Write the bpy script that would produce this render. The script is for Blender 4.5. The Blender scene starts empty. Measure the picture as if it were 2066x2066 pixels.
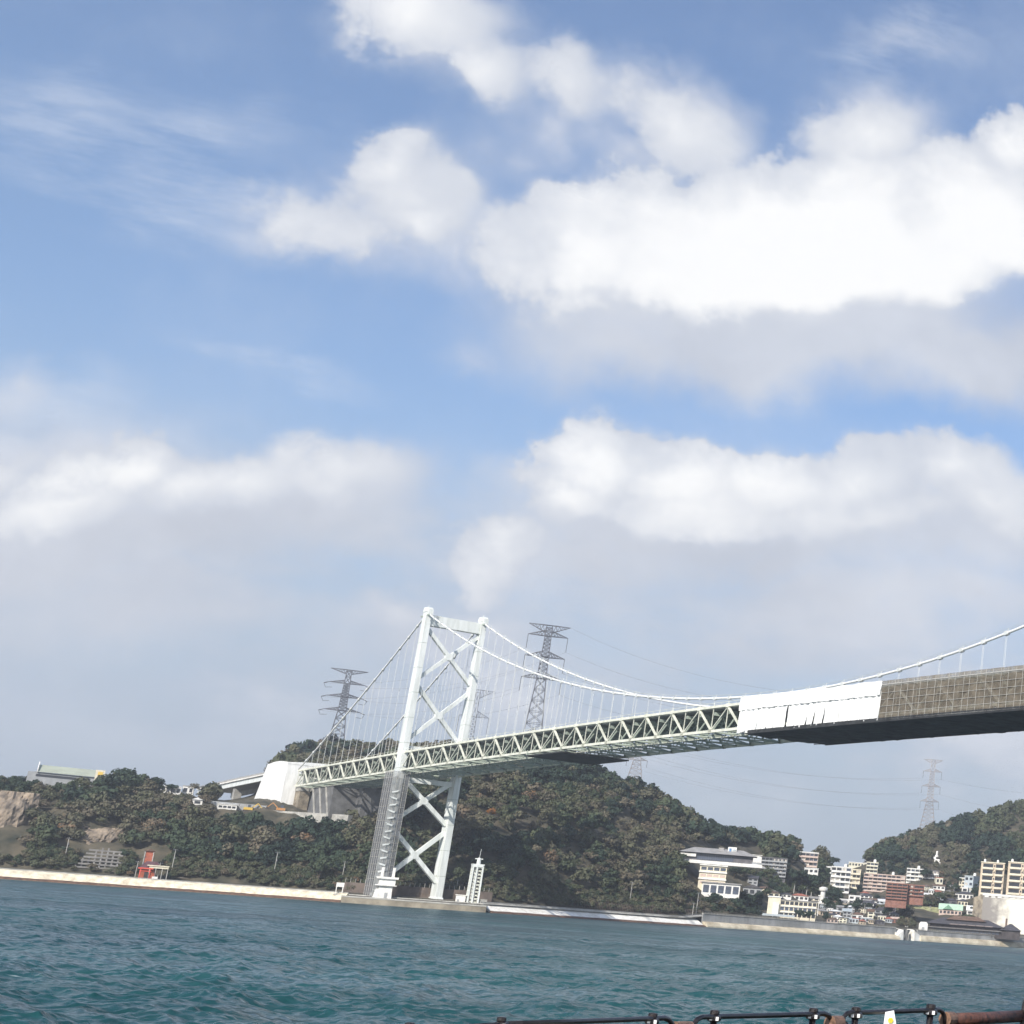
import bpy, math, random
import numpy as np
from mathutils import Vector, Matrix
rng = np.random.default_rng(7)
random.seed(7)
scn = bpy.context.scene
COL = scn.collection
PI = math.pi

# ------------------------------------------------------------------ camera geometry (solved from the bridge's known sizes)
F, CX, CY, CAMZ = 3406.3, 2320.0, 1033.0, 3.79
PITCH, ROLL = math.radians(14.5453), math.radians(4.0391)
_f = np.array([0, math.cos(PITCH), math.sin(PITCH)])
_u0 = np.array([0, -math.sin(PITCH), math.cos(PITCH)])
_r0 = np.array([1.0, 0, 0])
_r = math.cos(ROLL) * _r0 + math.sin(ROLL) * _u0
_u = -math.sin(ROLL) * _r0 + math.cos(ROLL) * _u0
CAM = np.array([0, 0, CAMZ])

def ray(px, py):
    return _f + (px - CX) / F * _r - (py - CY) / F * _u
def at(px, py, Y):
    d = ray(px, py)
    return CAM + d * (Y / d[1])
def proj(P):
    P = np.asarray(P, float) - CAM
    z = P @ _f
    return CX + F * (P @ _r) / z, CY - F * (P @ _u) / z
def mpp(P):
    return float((np.asarray(P, float) - CAM) @ _f) / F      # metres per photo pixel at P

# ------------------------------------------------------------------ materials
MATS = {}
def newmat(name):
    m = bpy.data.materials.new(name); m.use_nodes = True
    nt = m.node_tree
    b = nt.nodes['Principled BSDF']
    return m, nt, b
def mat(name, col, rough=.7, var=.12, scale=.4, metal=0.0, bump=0.0, bscale=None, stretch=None, spec=.5, dirt=None):
    if name in MATS: return MATS[name]
    m, nt, b = newmat(name)
    N, L = nt.nodes, nt.links
    tc = N.new('ShaderNodeTexCoord')
    src = tc.outputs['Object']
    if stretch:
        mp = N.new('ShaderNodeMapping'); mp.inputs['Scale'].default_value = stretch
        L.new(src, mp.inputs['Vector']); src = mp.outputs['Vector']
    nz = N.new('ShaderNodeTexNoise'); nz.inputs['Scale'].default_value = scale
    nz.inputs['Detail'].default_value = 8; nz.inputs['Roughness'].default_value = .62
    L.new(src, nz.inputs['Vector'])
    rp = N.new('ShaderNodeValToRGB')
    c = np.array(col)
    lo, hi = c * (1 - var * 1.6), np.clip(c * (1 + var), 0, .92)
    if dirt is not None: lo = np.array(dirt)
    rp.color_ramp.elements[0].color = (*lo, 1); rp.color_ramp.elements[0].position = .34
    rp.color_ramp.elements[1].color = (*hi, 1); rp.color_ramp.elements[1].position = .62
    L.new(nz.outputs['Fac'], rp.inputs['Fac'])
    L.new(rp.outputs['Color'], b.inputs['Base Color'])
    b.inputs['Roughness'].default_value = rough; b.inputs['Metallic'].default_value = metal
    b.inputs['Specular IOR Level'].default_value = spec
    if bump:
        n2 = N.new('ShaderNodeTexNoise'); n2.inputs['Scale'].default_value = bscale or scale * 4
        n2.inputs['Detail'].default_value = 6
        L.new(src, n2.inputs['Vector'])
        bp = N.new('ShaderNodeBump'); bp.inputs['Strength'].default_value = bump; bp.inputs['Distance'].default_value = .3
        L.new(n2.outputs['Fac'], bp.inputs['Height']); L.new(bp.outputs['Normal'], b.inputs['Normal'])
    MATS[name] = m
    return m

def leafmat(name, stops):
    m, nt, b = newmat(name); N, L = nt.nodes, nt.links
    a = N.new('ShaderNodeAttribute'); a.attribute_name = 'tint'
    rp = N.new('ShaderNodeValToRGB'); cr = rp.color_ramp
    while len(cr.elements) < len(stops): cr.elements.new(.5)
    for e, (p, c) in zip(cr.elements, stops):
        e.position = p; e.color = (*c, 1)
    L.new(a.outputs['Fac'], rp.inputs['Fac'])
    L.new(rp.outputs['Color'], b.inputs['Base Color'])
    b.inputs['Roughness'].default_value = .75; b.inputs['Specular IOR Level'].default_value = .25
    MATS[name] = m
    return m

white_steel = mat('white_painted_steel', (.76, .785, .77), .45, .04, .35, dirt=(.58, .61, .58), stretch=(1, 1, .12))
green_steel = mat('pale_green_painted_steel', (.72, .72, .62), .5, .06, .3, dirt=(.54, .55, .46))
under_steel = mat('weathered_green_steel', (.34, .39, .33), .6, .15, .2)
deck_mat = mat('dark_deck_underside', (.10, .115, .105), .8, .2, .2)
asphalt = mat('asphalt', (.06, .06, .062), .9, .2, .3)
cable_mat = mat('white_painted_cable', (.78, .79, .78), .4, .04, .2)
rope_mat = mat('hanger_rope', (.56, .58, .57), .5, .05, .4)
tarp_mat = mat('white_tarpaulin', (.86, .86, .85), .55, .04, .5, dirt=(.70, .70, .68), stretch=(1, 1, .2), bump=.35, bscale=1.2)
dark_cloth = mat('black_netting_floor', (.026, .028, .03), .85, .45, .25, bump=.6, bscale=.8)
pipe_mat = mat('galvanised_pipe', (.40, .39, .36), .5, .1, .8)
grey_galv = mat('grey_galvanised_lattice', (.10, .105, .125), .6, .1, .3)
red_lattice = mat('pale_red_white_lattice', (.30, .28, .285), .6, .1, .05)
insul_mat = mat('dark_insulator', (.08, .085, .10), .5, .1, .6)
wire_mat = mat('aluminium_conductor', (.22, .23, .25), .6, .1, .3)
concrete = mat('concrete', (.36, .35, .32), .85, .2, .25, bump=.15)
brown_conc = mat('stained_concrete', (.27, .23, .17), .9, .3, .3, dirt=(.12, .10, .08), bump=.2)
quay_conc = mat('quay_concrete', (.25, .22, .17), .9, .25, .15, dirt=(.15, .13, .10), bump=.2)
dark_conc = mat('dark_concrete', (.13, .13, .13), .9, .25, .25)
pale_stone = mat('pale_stone_revetment', (.66, .60, .47), .85, .14, .35, dirt=(.44, .38, .28), bump=.5, bscale=1.2)
white_conc = mat('white_concrete', (.82, .80, .75), .8, .08, .25, dirt=(.62, .59, .52))
weed_rock = mat('weedy_toe_rock', (.12, .065, .042), .9, .4, .6, bump=.6, bscale=1.5)
beige_apron = mat('beige_apron', (.58, .52, .40), .85, .15, .12, dirt=(.33, .27, .18), bump=.15)
grey_wall = mat('grey_sea_wall', (.30, .30, .30), .85, .15, .15, dirt=(.19, .195, .19), stretch=(1, 1, .4))
rock_mat = mat('bare_rock', (.24, .19, .14), .95, .35, .14, dirt=(.10, .085, .07), bump=.9, bscale=.5)
soil_mat = mat('hill_soil', (.078, .066, .044), .95, .3, .09, bump=.4, dirt=(.022, .026, .016))
wood_dark = mat('dark_timber', (.055, .045, .045), .7, .3, .6)
tile_dark = mat('dark_roof_tile', (.065, .062, .07), .6, .25, .9)
tile_brown = mat('brown_roof_tile', (.14, .09, .065), .7, .25, .9)
roof_grey = mat('grey_metal_roof', (.30, .29, .28), .55, .12, .3)
roof_green = mat('mint_green_roof', (.46, .62, .48), .5, .08, .4)
roof_pale_green = mat('pale_green_roof', (.40, .43, .34), .6, .08, .15)
roof_red = mat('red_roof', (.36, .13, .09), .7, .18, .6)
roof_white = mat('white_roof', (.80, .80, .80), .5, .04, .3)
w_white = mat('white_render', (.78, .77, .74), .75, .06, .25, dirt=(.62, .60, .56))
w_cream = mat('cream_render', (.70, .64, .50), .8, .08, .25)
w_yellow = mat('pale_yellow_render', (.68, .65, .52), .8, .08, .25)
w_beige = mat('peach_beige_tile', (.58, .48, .36), .75, .08, .25)
w_pink = mat('pinkish_render', (.56, .44, .38), .8, .1, .25)
w_brick = mat('red_brick_tile', (.25, .12, .09), .8, .18, .4)
w_grey = mat('grey_render', (.33, .34, .35), .8, .12, .25)
w_dgrey = mat('dark_grey_render', (.12, .115, .125), .8, .2, .25)
w_blue = mat('grey_blue_cladding', (.42, .47, .50), .6, .08, .3)
glass = mat('dark_window_glass', (.030, .034, .045), .12, .3, .3, spec=.7)
glass_b = mat('bluish_window_glass', (.07, .085, .12), .15, .3, .3, spec=.7)
vermilion = mat('vermilion_paint', (.62, .085, .05), .55, .08, .5)
vermilion_d = mat('weathered_vermilion', (.40, .11, .06), .7, .15, .5)
pole_mat = mat('concrete_pole', (.42, .41, .38), .8, .1, .4)
bark = mat('bark', (.075, .06, .045), .9, .25, 1.0)
rust_pipe = mat('rusty_red_pipe', (.105, .045, .032), .5, .5, 14, dirt=(.025, .016, .015), bump=.2, bscale=40)
black_iron = mat('black_painted_iron', (.018, .014, .015), .32, .5, 20, bump=.1, bscale=60, spec=.6)
brass_brown = mat('brown_iron_collar', (.20, .115, .075), .5, .3, 20)
bolt_mat = mat('bright_bolt', (.75, .75, .74), .25, .1, 30)
cup_white = mat('white_paper', (.80, .81, .80), .6, .04, 12)
cup_yellow = mat('yellow_mark', (.78, .62, .05), .6, .05, 12)
sign_blue = mat('blue_sign_mark', (.10, .22, .42), .5, .1, 1)
grass_mat = mat('dry_grass', (.30, .30, .15), .9, .25, .3, bump=.4)
scrub_mat = mat('brown_bank', (.13, .11, .085), .95, .3, .15, bump=.5)

leaf_forest = leafmat('mixed_wood_foliage', [
    (0.0, (.018, .032, .025)), (.20, (.029, .049, .030)), (.40, (.050, .068, .035)), (.56, (.076, .084, .046)),
    (.70, (.096, .094, .058)), (.82, (.118, .102, .070)), (.93, (.135, .105, .072)), (1.0, (.27, .12, .035))])

def netmat(name, col, alpha, grid, contrast=.5):
    m, nt, b = newmat(name); N, L = nt.nodes, nt.links
    tc = N.new('ShaderNodeTexCoord')
    nz = N.new('ShaderNodeTexNoise'); nz.inputs['Scale'].default_value = grid; nz.inputs['Detail'].default_value = 7
    L.new(tc.outputs['Object'], nz.inputs['Vector'])
    mr = N.new('ShaderNodeMapRange'); mr.inputs['From Min'].default_value = .3; mr.inputs['From Max'].default_value = .7
    mr.inputs['To Min'].default_value = max(0, alpha - contrast / 2); mr.inputs['To Max'].default_value = min(1, alpha + contrast / 2)
    L.new(nz.outputs['Fac'], mr.inputs['Value']); L.new(mr.outputs['Result'], b.inputs['Alpha'])
    b.inputs['Base Color'].default_value = (*col, 1); b.inputs['Roughness'].default_value = .9
    b.inputs['Specular IOR Level'].default_value = .1
    MATS[name] = m
    return m
net_brown = netmat('brown_grey_netting', (.185, .158, .122), .70, .30, .40)
net_grey = netmat('grey_netting', (.20, .205, .22), .48, .3, .3)

# ------------------------------------------------------------------ mesh builder
class MB:
    def __init__(s): s.v = []; s.f = []
    def add(s, verts, faces):
        o = len(s.v); s.v += [tuple(map(float, p)) for p in verts]; s.f += [tuple(i + o for i in f) for f in faces]; return s
    def box(s, lo, hi, M=None):
        x0, y0, z0 = lo; x1, y1, z1 = hi
        vs = [(x0, y0, z0), (x1, y0, z0), (x1, y1, z0), (x0, y1, z0), (x0, y0, z1), (x1, y0, z1), (x1, y1, z1), (x0, y1, z1)]
        if M is not None: vs = [M @ Vector(p) for p in vs]
        return s.add(vs, [(0, 3, 2, 1), (4, 5, 6, 7), (0, 1, 5, 4), (1, 2, 6, 5), (2, 3, 7, 6), (3, 0, 4, 7)])
    def hexa(s, vs):   # 4 bottom + 4 top
        return s.add(vs, [(0, 3, 2, 1), (4, 5, 6, 7), (0, 1, 5, 4), (1, 2, 6, 5), (2, 3, 7, 6), (3, 0, 4, 7)])
    def bar(s, p, q, w, h=None, up=(0, 0, 1)):
        h = w if h is None else h
        p, q = Vector([float(t) for t in p]), Vector([float(t) for t in q]); d = (q - p).normalized(); up = Vector(up)
        if abs(d.dot(up)) > .98: up = Vector((1, 0, 0))
        sx = d.cross(up).normalized(); uz = sx.cross(d).normalized()
        c = [(-.5, -.5), (.5, -.5), (.5, .5), (-.5, .5)]
        vs = [p + sx * (a * w) + uz * (b * h) for a, b in c] + [q + sx * (a * w) + uz * (b * h) for a, b in c]
        return s.add(vs, [(0, 1, 2, 3), (7, 6, 5, 4), (0, 4, 5, 1), (1, 5, 6, 2), (2, 6, 7, 3), (3, 7, 4, 0)])
    def tube(s, pts, r, n=6, caps=True):
        pts = [Vector([float(t) for t in p]) for p in pts]; rs = r if hasattr(r, '__len__') else [r] * len(pts)
        vs = []; fs = []
        prev = None
        for i, p in enumerate(pts):
            d = (pts[min(i + 1, len(pts) - 1)] - pts[max(i - 1, 0)]).normalized()
            if prev is None:
                up = Vector((0, 0, 1)) if abs(d.z) < .9 else Vector((1, 0, 0))
                a = d.cross(up).normalized()
            else:
                a = (prev - d * prev.dot(d)).normalized()
            b = d.cross(a); prev = a
            for k in range(n):
                t = 2 * PI * k / n
                vs.append(p + a * (math.cos(t) * rs[i]) + b * (math.sin(t) * rs[i]))
        for i in range(len(pts) - 1):
            for k in range(n):
                k2 = (k + 1) % n
                fs.append((i * n + k, i * n + k2, (i + 1) * n + k2, (i + 1) * n + k))
        if caps:
            fs.append(tuple(range(n - 1, -1, -1))); fs.append(tuple((len(pts) - 1) * n + k for k in range(n)))
        return s.add(vs, fs)
    def lathe(s, c, prof, n=12):
        vs = []; fs = []
        for r, z in prof:
            for k in range(n):
                t = 2 * PI * k / n; vs.append((c[0] + r * math.cos(t), c[1] + r * math.sin(t), c[2] + z))
        for i in range(len(prof) - 1):
            for k in range(n):
                k2 = (k + 1) % n; fs.append((i * n + k, i * n + k2, (i + 1) * n + k2, (i + 1) * n + k))
        fs.append(tuple(range(n - 1, -1, -1))); fs.append(tuple((len(prof) - 1) * n + k for k in range(n)))
        return s.add(vs, fs)
    def mesh(s, name):
        me = bpy.data.meshes.new(name); me.from_pydata(s.v, [], s.f); me.update(); return me
    def build(s, name, m, parent=None, off=None, smooth=False):
        if off is not None:
            s.v = [(p[0] - off[0], p[1] - off[1], p[2] - off[2]) for p in s.v]
        me = s.mesh(name); me.materials.append(m)
        if smooth: me.polygons.foreach_set('use_smooth', [True] * len(me.polygons))
        return link(name, me, parent)
def link(name, data, parent=None):
    o = bpy.data.objects.new(name, data); COL.objects.link(o)
    if parent: o.parent = parent
    return o
def tag(o, label=None, cat=None, group=None, kind=None):
    if label: o['label'] = label
    if cat: o['category'] = cat
    if group: o['group'] = group
    if kind: o['kind'] = kind
    return o
def thing(name, label, cat, loc=(0, 0, 0), group=None, rz=0):
    o = link(name, None); o.location = [float(t) for t in loc]; o.rotation_euler = (0, 0, rz)
    return tag(o, label, cat, group)
def struct(name, mb, m, **k):
    o = mb.build(name, m, **k); o['kind'] = 'structure'; return o
def copy_tree(o, parent=None):
    c = o.copy(); COL.objects.link(c)
    if parent: c.parent = parent
    for ch in list(o.children): copy_tree(ch, c)
    return c
def npmesh(name, V, Q, m, tint=None, smooth=False):
    V = np.asarray(V, np.float32); Q = np.asarray(Q, np.int32)
    me = bpy.data.meshes.new(name); k = Q.shape[1]
    me.vertices.add(len(V)); me.vertices.foreach_set('co', V.ravel())
    me.loops.add(Q.size); me.loops.foreach_set('vertex_index', Q.ravel())
    me.polygons.add(len(Q)); me.polygons.foreach_set('loop_start', np.arange(0, Q.size, k, dtype=np.int32))
    me.polygons.foreach_set('loop_total', np.full(len(Q), k, np.int32))
    if smooth: me.polygons.foreach_set('use_smooth', np.ones(len(Q), bool))
    me.update(calc_edges=True)
    if tint is not None:
        a = me.attributes.new('tint', 'FLOAT', 'FACE'); a.data.foreach_set('value', np.asarray(tint, np.float32))
    me.materials.append(m)
    return me

# ------------------------------------------------------------------ smooth value noise (python side)
def vnoise(x, y, seed=0):
    xi, yi = np.floor(x).astype(np.int64), np.floor(y).astype(np.int64)
    fx, fy = x - xi, y - yi
    fx = fx * fx * (3 - 2 * fx); fy = fy * fy * (3 - 2 * fy)
    def h(a, b):
        n = (a * 374761393 + b * 668265263 + seed * 1442695041) & 0xffffffff
        n = ((n ^ (n >> 13)) * 1274126177) & 0xffffffff
        return ((n ^ (n >> 16)) & 0xffff) / 65535.0
    return (h(xi, yi) * (1 - fx) + h(xi + 1, yi) * fx) * (1 - fy) + (h(xi, yi + 1) * (1 - fx) + h(xi + 1, yi + 1) * fx) * fy
def fbm(x, y, seed=0, o=4):
    s = 0; a = .5
    for i in range(o):
        s = s + a * vnoise(x * 2 ** i, y * 2 ** i, seed + i); a *= .5
    return s

# ------------------------------------------------------------------ world sky, sun, camera
SUN_EL = math.radians(33.5)
Lh = Vector((-.268, -.958)).normalized()
SUN_DIR = Vector((Lh.x * math.cos(SUN_EL), Lh.y * math.cos(SUN_EL), math.sin(SUN_EL)))
sun = bpy.data.lights.new('sun', 'SUN'); sun.energy = 5.0; sun.angle = math.radians(.5); sun.color = (1, .945, .86)
so = link('sun', sun); so.rotation_euler = (-SUN_DIR).to_track_quat('-Z', 'Y').to_euler(); so.location = (0, 0, 400)

cam = bpy.data.cameras.new('camera'); co = link('camera', cam)
cam.sensor_fit = 'HORIZONTAL'; cam.sensor_width = 36; cam.lens = F / 2066 * 36
cam.shift_x = -(CX - 1033) / 2066; cam.shift_y = 0
cam.clip_start = .3; cam.clip_end = 20000
Mc = Matrix(((_r[0], _u[0], -_f[0], 0), (_r[1], _u[1], -_f[1], 0), (_r[2], _u[2], -_f[2], CAMZ), (0, 0, 0, 1)))
co.matrix_world = Mc
scn.camera = co
scn.view_settings.view_transform = 'Standard'; scn.view_settings.look = 'None'
scn.view_settings.gamma = 1; scn.view_settings.exposure = 0.25

#@SKY
W = bpy.data.worlds.new('World'); scn.world = W; W.use_nodes = True
nt = W.node_tree; N, L = nt.nodes, nt.links
for n in list(N): N.remove(n)
out = N.new('ShaderNodeOutputWorld'); bg = N.new('ShaderNodeBackground'); L.new(bg.outputs[0], out.inputs[0])
SKYK = .135
bg.inputs['Strength'].default_value = SKYK
sky = N.new('ShaderNodeTexSky'); sky.sky_type = 'NISHITA'; sky.sun_disc = False
sky.sun_elevation = SUN_EL; sky.sun_rotation = math.atan2(SUN_DIR.x, SUN_DIR.y)
sky.altitude = 0; sky.air_density = 1.15; sky.dust_density = .35; sky.ozone_density = 3.5

d0 = ray(1033, 900); az0 = math.atan2(d0[0], d0[1])
eR = np.array([math.cos(az0), -math.sin(az0), 0]); eF = np.array([math.sin(az0), math.cos(az0), 0])
def uv(px, py):
    d = ray(px, py); k = d @ eF
    return np.array([d @ eR / k, d[2] / k])

def mth(op, a, b=None, tree=None, clamp=False):
    t = tree or nt
    n = t.nodes.new('ShaderNodeMath'); n.operation = op; n.use_clamp = clamp
    for i, x in enumerate((a, b)):
        if x is None: continue
        if isinstance(x, (int, float)): n.inputs[i].default_value = x
        else: t.links.new(x, n.inputs[i])
    return n.outputs[0]
def mrange(x, a, b, c=0, d=1, tree=None, interp='SMOOTHSTEP'):
    t = tree or nt
    n = t.nodes.new('ShaderNodeMapRange'); n.interpolation_type = interp; n.clamp = True
    t.links.new(x, n.inputs['Value'])
    for i, v in zip(('From Min', 'From Max', 'To Min', 'To Max'), (a, b, c, d)):
        if isinstance(v, (int, float)): n.inputs[i].default_value = v
        else: t.links.new(v, n.inputs[i])
    return n.outputs['Result']
def noise(vec, scale, detail=6, rough=.55, tree=None, lac=2.0, col=False):
    t = tree or nt
    n = t.nodes.new('ShaderNodeTexNoise'); n.inputs['Scale'].default_value = scale; n.inputs['Detail'].default_value = detail
    n.inputs['Roughness'].default_value = rough; n.inputs['Lacunarity'].default_value = lac
    t.links.new(vec, n.inputs['Vector'])
    return n.outputs['Color'] if col else n.outputs['Fac']
def vmath(op, a, b=None, tree=None, scale=None):
    t = tree or nt
    n = t.nodes.new('ShaderNodeVectorMath'); n.operation = op
    for i, x in enumerate((a, b)):
        if x is None: continue
        if isinstance(x, (tuple, list)): n.inputs[i].default_value = x
        else: t.links.new(x, n.inputs[i])
    if scale is not None: n.inputs['Scale'].default_value = scale
    return n.outputs['Value'] if op in ('LENGTH', 'DOT_PRODUCT') else n.outputs['Vector']
def mixc(f, a, b):
    n = N.new('ShaderNodeMix'); n.data_type = 'RGBA'
    if isinstance(f, (int, float)): n.inputs[0].default_value = f
    else: L.new(f, n.inputs[0])
    for i, x in ((6, a), (7, b)):
        if isinstance(x, tuple): n.inputs[i].default_value = (*x, 1)
        else: L.new(x, n.inputs[i])
    return n.outputs[2]

def blob_group(name, blobs, nscale, namp, detail=7):
    """density of a bank of clouds given as ellipses on the sky (each: centre, radii, tilt, strength)"""
    g = bpy.data.node_groups.new(name, 'ShaderNodeTree')
    g.interface.new_socket('P', in_out='INPUT', socket_type='NodeSocketVector')
    g.interface.new_socket('D', in_out='OUTPUT', socket_type='NodeSocketFloat')
    gi, go = g.nodes.new('NodeGroupInput'), g.nodes.new('NodeGroupOutput')
    P = gi.outputs[0]
    w = vmath('SUBTRACT', noise(P, 5.0, 3, .5, g, col=True), (.5, .5, .5), g)
    P2 = vmath('ADD', P, vmath('SCALE', w, None, g, .10), g)
    w2 = vmath('SUBTRACT', noise(P, 19.0, 6, .62, g, col=True), (.5, .5, .5), g)
    P3 = vmath('ADD', P2, vmath('SCALE', w2, None, g, .05), g)
    acc = None
    for b in blobs:
        x, y, rx, ry = [t * 2066 / 1932 for t in b[:4]]; k = b[4] if len(b) > 4 else 1.0; tilt = math.radians(b[5]) if len(b) > 5 else 0
        c = uv(x, y); ex = uv(x + rx, y) - c; ey = uv(x, y - ry) - c
        mp = g.nodes.new('ShaderNodeMapping'); mp.vector_type = 'TEXTURE'
        mp.inputs['Location'].default_value = (c[0], c[1], 0)
        mp.inputs['Rotation'].default_value = (0, 0, math.atan2(ex[1], ex[0]) - tilt)
        mp.inputs['Scale'].default_value = (np.hypot(*ex), np.hypot(*ey), 1)
        if acc is None: g.links.new(P3, mp.inputs['Vector'])
        else:      # a vanishing dependence keeps the shader's evaluation in order (and its stack small)
            q = g.nodes.new('ShaderNodeVectorMath'); q.operation = 'MULTIPLY_ADD'
            g.links.new(acc, q.inputs[0]); q.inputs[1].default_value = (1e-7,) * 3; g.links.new(P3, q.inputs[2])
            g.links.new(q.outputs[0], mp.inputs['Vector'])
        l = vmath('LENGTH', mp.outputs['Vector'], None, g)
        v = mth('MULTIPLY', mth('SUBTRACT', 1.25, l, g), k, g)
        if acc is None: acc = v
        else:
            n = g.nodes.new('ShaderNodeMath'); n.operation = 'SMOOTH_MAX'; n.inputs[2].default_value = .22
            g.links.new(acc, n.inputs[0]); g.links.new(v, n.inputs[1]); acc = n.outputs[0]
    n1 = mth('MULTIPLY', mth('SUBTRACT', noise(P, nscale, detail, .62, g), .5, g), namp, g)
    g.links.new(mth('ADD', acc, n1, g), go.inputs[0])
    return g
def use(g, P):
    n = N.new('ShaderNodeGroup'); n.node_tree = g; L.new(P, n.inputs[0]); return n.outputs[0]

tc = N.new('ShaderNodeTexCoord'); D = tc.outputs['Generated']
kf = mth('MAXIMUM', vmath('DOT_PRODUCT', D, tuple(eF)), .05)
uu = mth('DIVIDE', vmath('DOT_PRODUCT', D, tuple(eR)), kf)
vv = mth('DIVIDE', vmath('DOT_PRODUCT', D, (0, 0, 1)), kf)
cb = N.new('ShaderNodeCombineXYZ'); L.new(uu, cb.inputs[0]); L.new(vv, cb.inputs[1]); P = cb.outputs[0]

# bright cumulus (x, y, rx, ry on the photograph's sky)
WB = [(775, 70, 170, 140, .82), (890, 185, 115, 85, .72), (715, 330, 110, 80, .70), (770, 410, 165, 110, .70), (600, 425, 150, 75, .50), (1070, 180, 100, 120, .52), (1270, 230, 165, 100, .58),
      (1205, 405, 190, 105), (1125, 500, 140, 150, 1.15), (1510, 465, 510, 185, 1.9), (1560, 345, 180, 80), (1890, 410, 190, 175, 1.5), (1945, 250, 80, 80),
      (1630, 240, 150, 105, .66), (1350, 350, 120, 60, .8), (1140, 590, 170, 100, .75), (1320, 520, 330, 120, 1.5), (1750, 490, 330, 110, 1.45),
      (1140, 870, 125, 105, 1.2), (1085, 950, 120, 100, 1.1), (1290, 910, 150, 105, 1.3), (1440, 910, 150, 95), (1590, 900, 190, 100, .78), (1770, 900, 190, 105, .78), (1300, 980, 320, 95, .85), (1860, 960, 170, 120, .66), (1600, 980, 300, 90, .66),
      (950, 1065, 110, 75, .68), (1150, 1050, 170, 70, .55),
      (220, 910, 135, 80, 1.3), (345, 940, 180, 85, .92), (460, 945, 130, 80, .72), (170, 975, 140, 70, .75), (-10, 985, 60, 80, .66), (650, 915, 170, 105, .52), (20, 890, 80, 40, .4),
      (440, 1130, 70, 60, .42), (720, 1130, 150, 70, .42), (870, 1155, 80, 45, .45), (1810, 1150, 60, 45, .4)]
# softer, greyer cloud: veils and shaded bases
SB = [(800, 90, 210, 170, .6), (740, 400, 270, 150, .6), (1085, 180, 130, 120, .6), (1270, 200, 190, 110, .7), (1010, 270, 150, 80, .5), (1640, 230, 190, 130, .7), (880, 470, 150, 100, .55), (520, 440, 150, 70, .5), (930, 330, 150, 80, .45), (1180, 290, 150, 60, .5),
      (890, 650, 100, 80, .4), (640, 905, 190, 100, .8), (120, 860, 180, 70, .5), (0, 760, 80, 80, .45), (0, 940, 110, 110, .6), (1700, 40, 180, 60, .35), (1800, 1150, 120, 60, .4), (980, 920, 120, 60, .4)]
GB = [(1500, 610, 520, 130, 1.15), (1200, 650, 230, 100, .8), (1800, 660, 320, 120, 1.15), (1400, 1010, 520, 120, 1.0), (1780, 1020, 320, 120, .95), (1120, 1090, 320, 90, .75),
      (280, 1010, 400, 110, 1.0), (120, 1060, 300, 100, .9), (600, 1000, 260, 100, .75), (1650, 1150, 420, 90, .7), (300, 1150, 420, 80, .6), (800, 1190, 400, 80, .5), (1500, 1230, 600, 80, .45)]
gW = blob_group('bright_cumulus', [(x, y, rx * .93, ry * .93, *k_) for x, y, rx, ry, *k_ in WB], 9.5, 1.25, 11)
gS = blob_group('soft_cloud', SB, 7.0, 1.1, 9)
gG = blob_group('grey_base', GB, 5.0, .85, 7)
CB = [(150, 220, 400, 120, .85, 6), (300, 375, 400, 100, 1.0, 12), (470, 690, 270, 40, .8, 14), (1700, 60, 200, 70, .8, -20), (60, 780, 200, 60, .7, 10), (180, 110, 200, 40, .4, 5)]
gC = blob_group('high_streaks', CB, 6.0, .8, 5)
def after(x, Q):
    n = N.new('ShaderNodeVectorMath'); n.operation = 'MULTIPLY_ADD'
    L.new(x, n.inputs[0]); n.inputs[1].default_value = (1e-7,) * 3; L.new(Q, n.inputs[2]); return n.outputs[0]
dW = use(gW, P)
offs = vmath('ADD', after(dW, P), (-.016, .055, 0))
dW2 = use(gW, offs)
dC = use(gC, after(dW2, P)); dS = use(gS, after(dC, P)); dG = use(gG, after(dS, P))
P = after(dG, P)

skm = N.new('ShaderNodeMix'); skm.data_type = 'RGBA'; skm.blend_type = 'MULTIPLY'; skm.inputs[0].default_value = 1; L.new(sky.outputs[0], skm.inputs[6]); skm.inputs[7].default_value = (.86, .86, .92, 1); skycol = skm.outputs[2]
def k10(c): return tuple(t / SKYK / 1.16 for t in c)
# the air near the horizon
hz = mrange(vv, .02, .33, 1, 0)
hzn = mth('MULTIPLY', hz, mrange(noise(P, 7, 5, .5), .2, .75, .92, 1.0))
col = mixc(mth('MULTIPLY', hzn, .97), skycol, k10((.435, .505, .615)))
lowm = mth('MULTIPLY', mrange(vv, .04, .11), mrange(vv, .26, .20))
lwv = N.new('ShaderNodeMapping'); lwv.inputs['Scale'].default_value = (1.0, 2.0, 1); L.new(P, lwv.inputs['Vector'])
lown = noise(lwv.outputs[0], 6.5, 8, .58)
col = mixc(mth('MULTIPLY', mth('MULTIPLY', lowm, mrange(lown, .30, .60)), .88), col, mixc(mrange(lown, .40, .68), k10((.52, .575, .675)), k10((.80, .82, .88))))
# thin high streaks
stv = N.new('ShaderNodeMapping'); stv.inputs['Scale'].default_value = (2.2, 9.0, 1); stv.inputs['Rotation'].default_value = (0, 0, .16); L.new(P, stv.inputs['Vector'])
cir = mrange(noise(stv.outputs[0], 3.2, 10, .66), .36, .72)
col = mixc(mth('MULTIPLY', mth('MULTIPLY', cir, mrange(dC, -.05, .95)), .62), col, k10((.70, .76, .87)))
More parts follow.
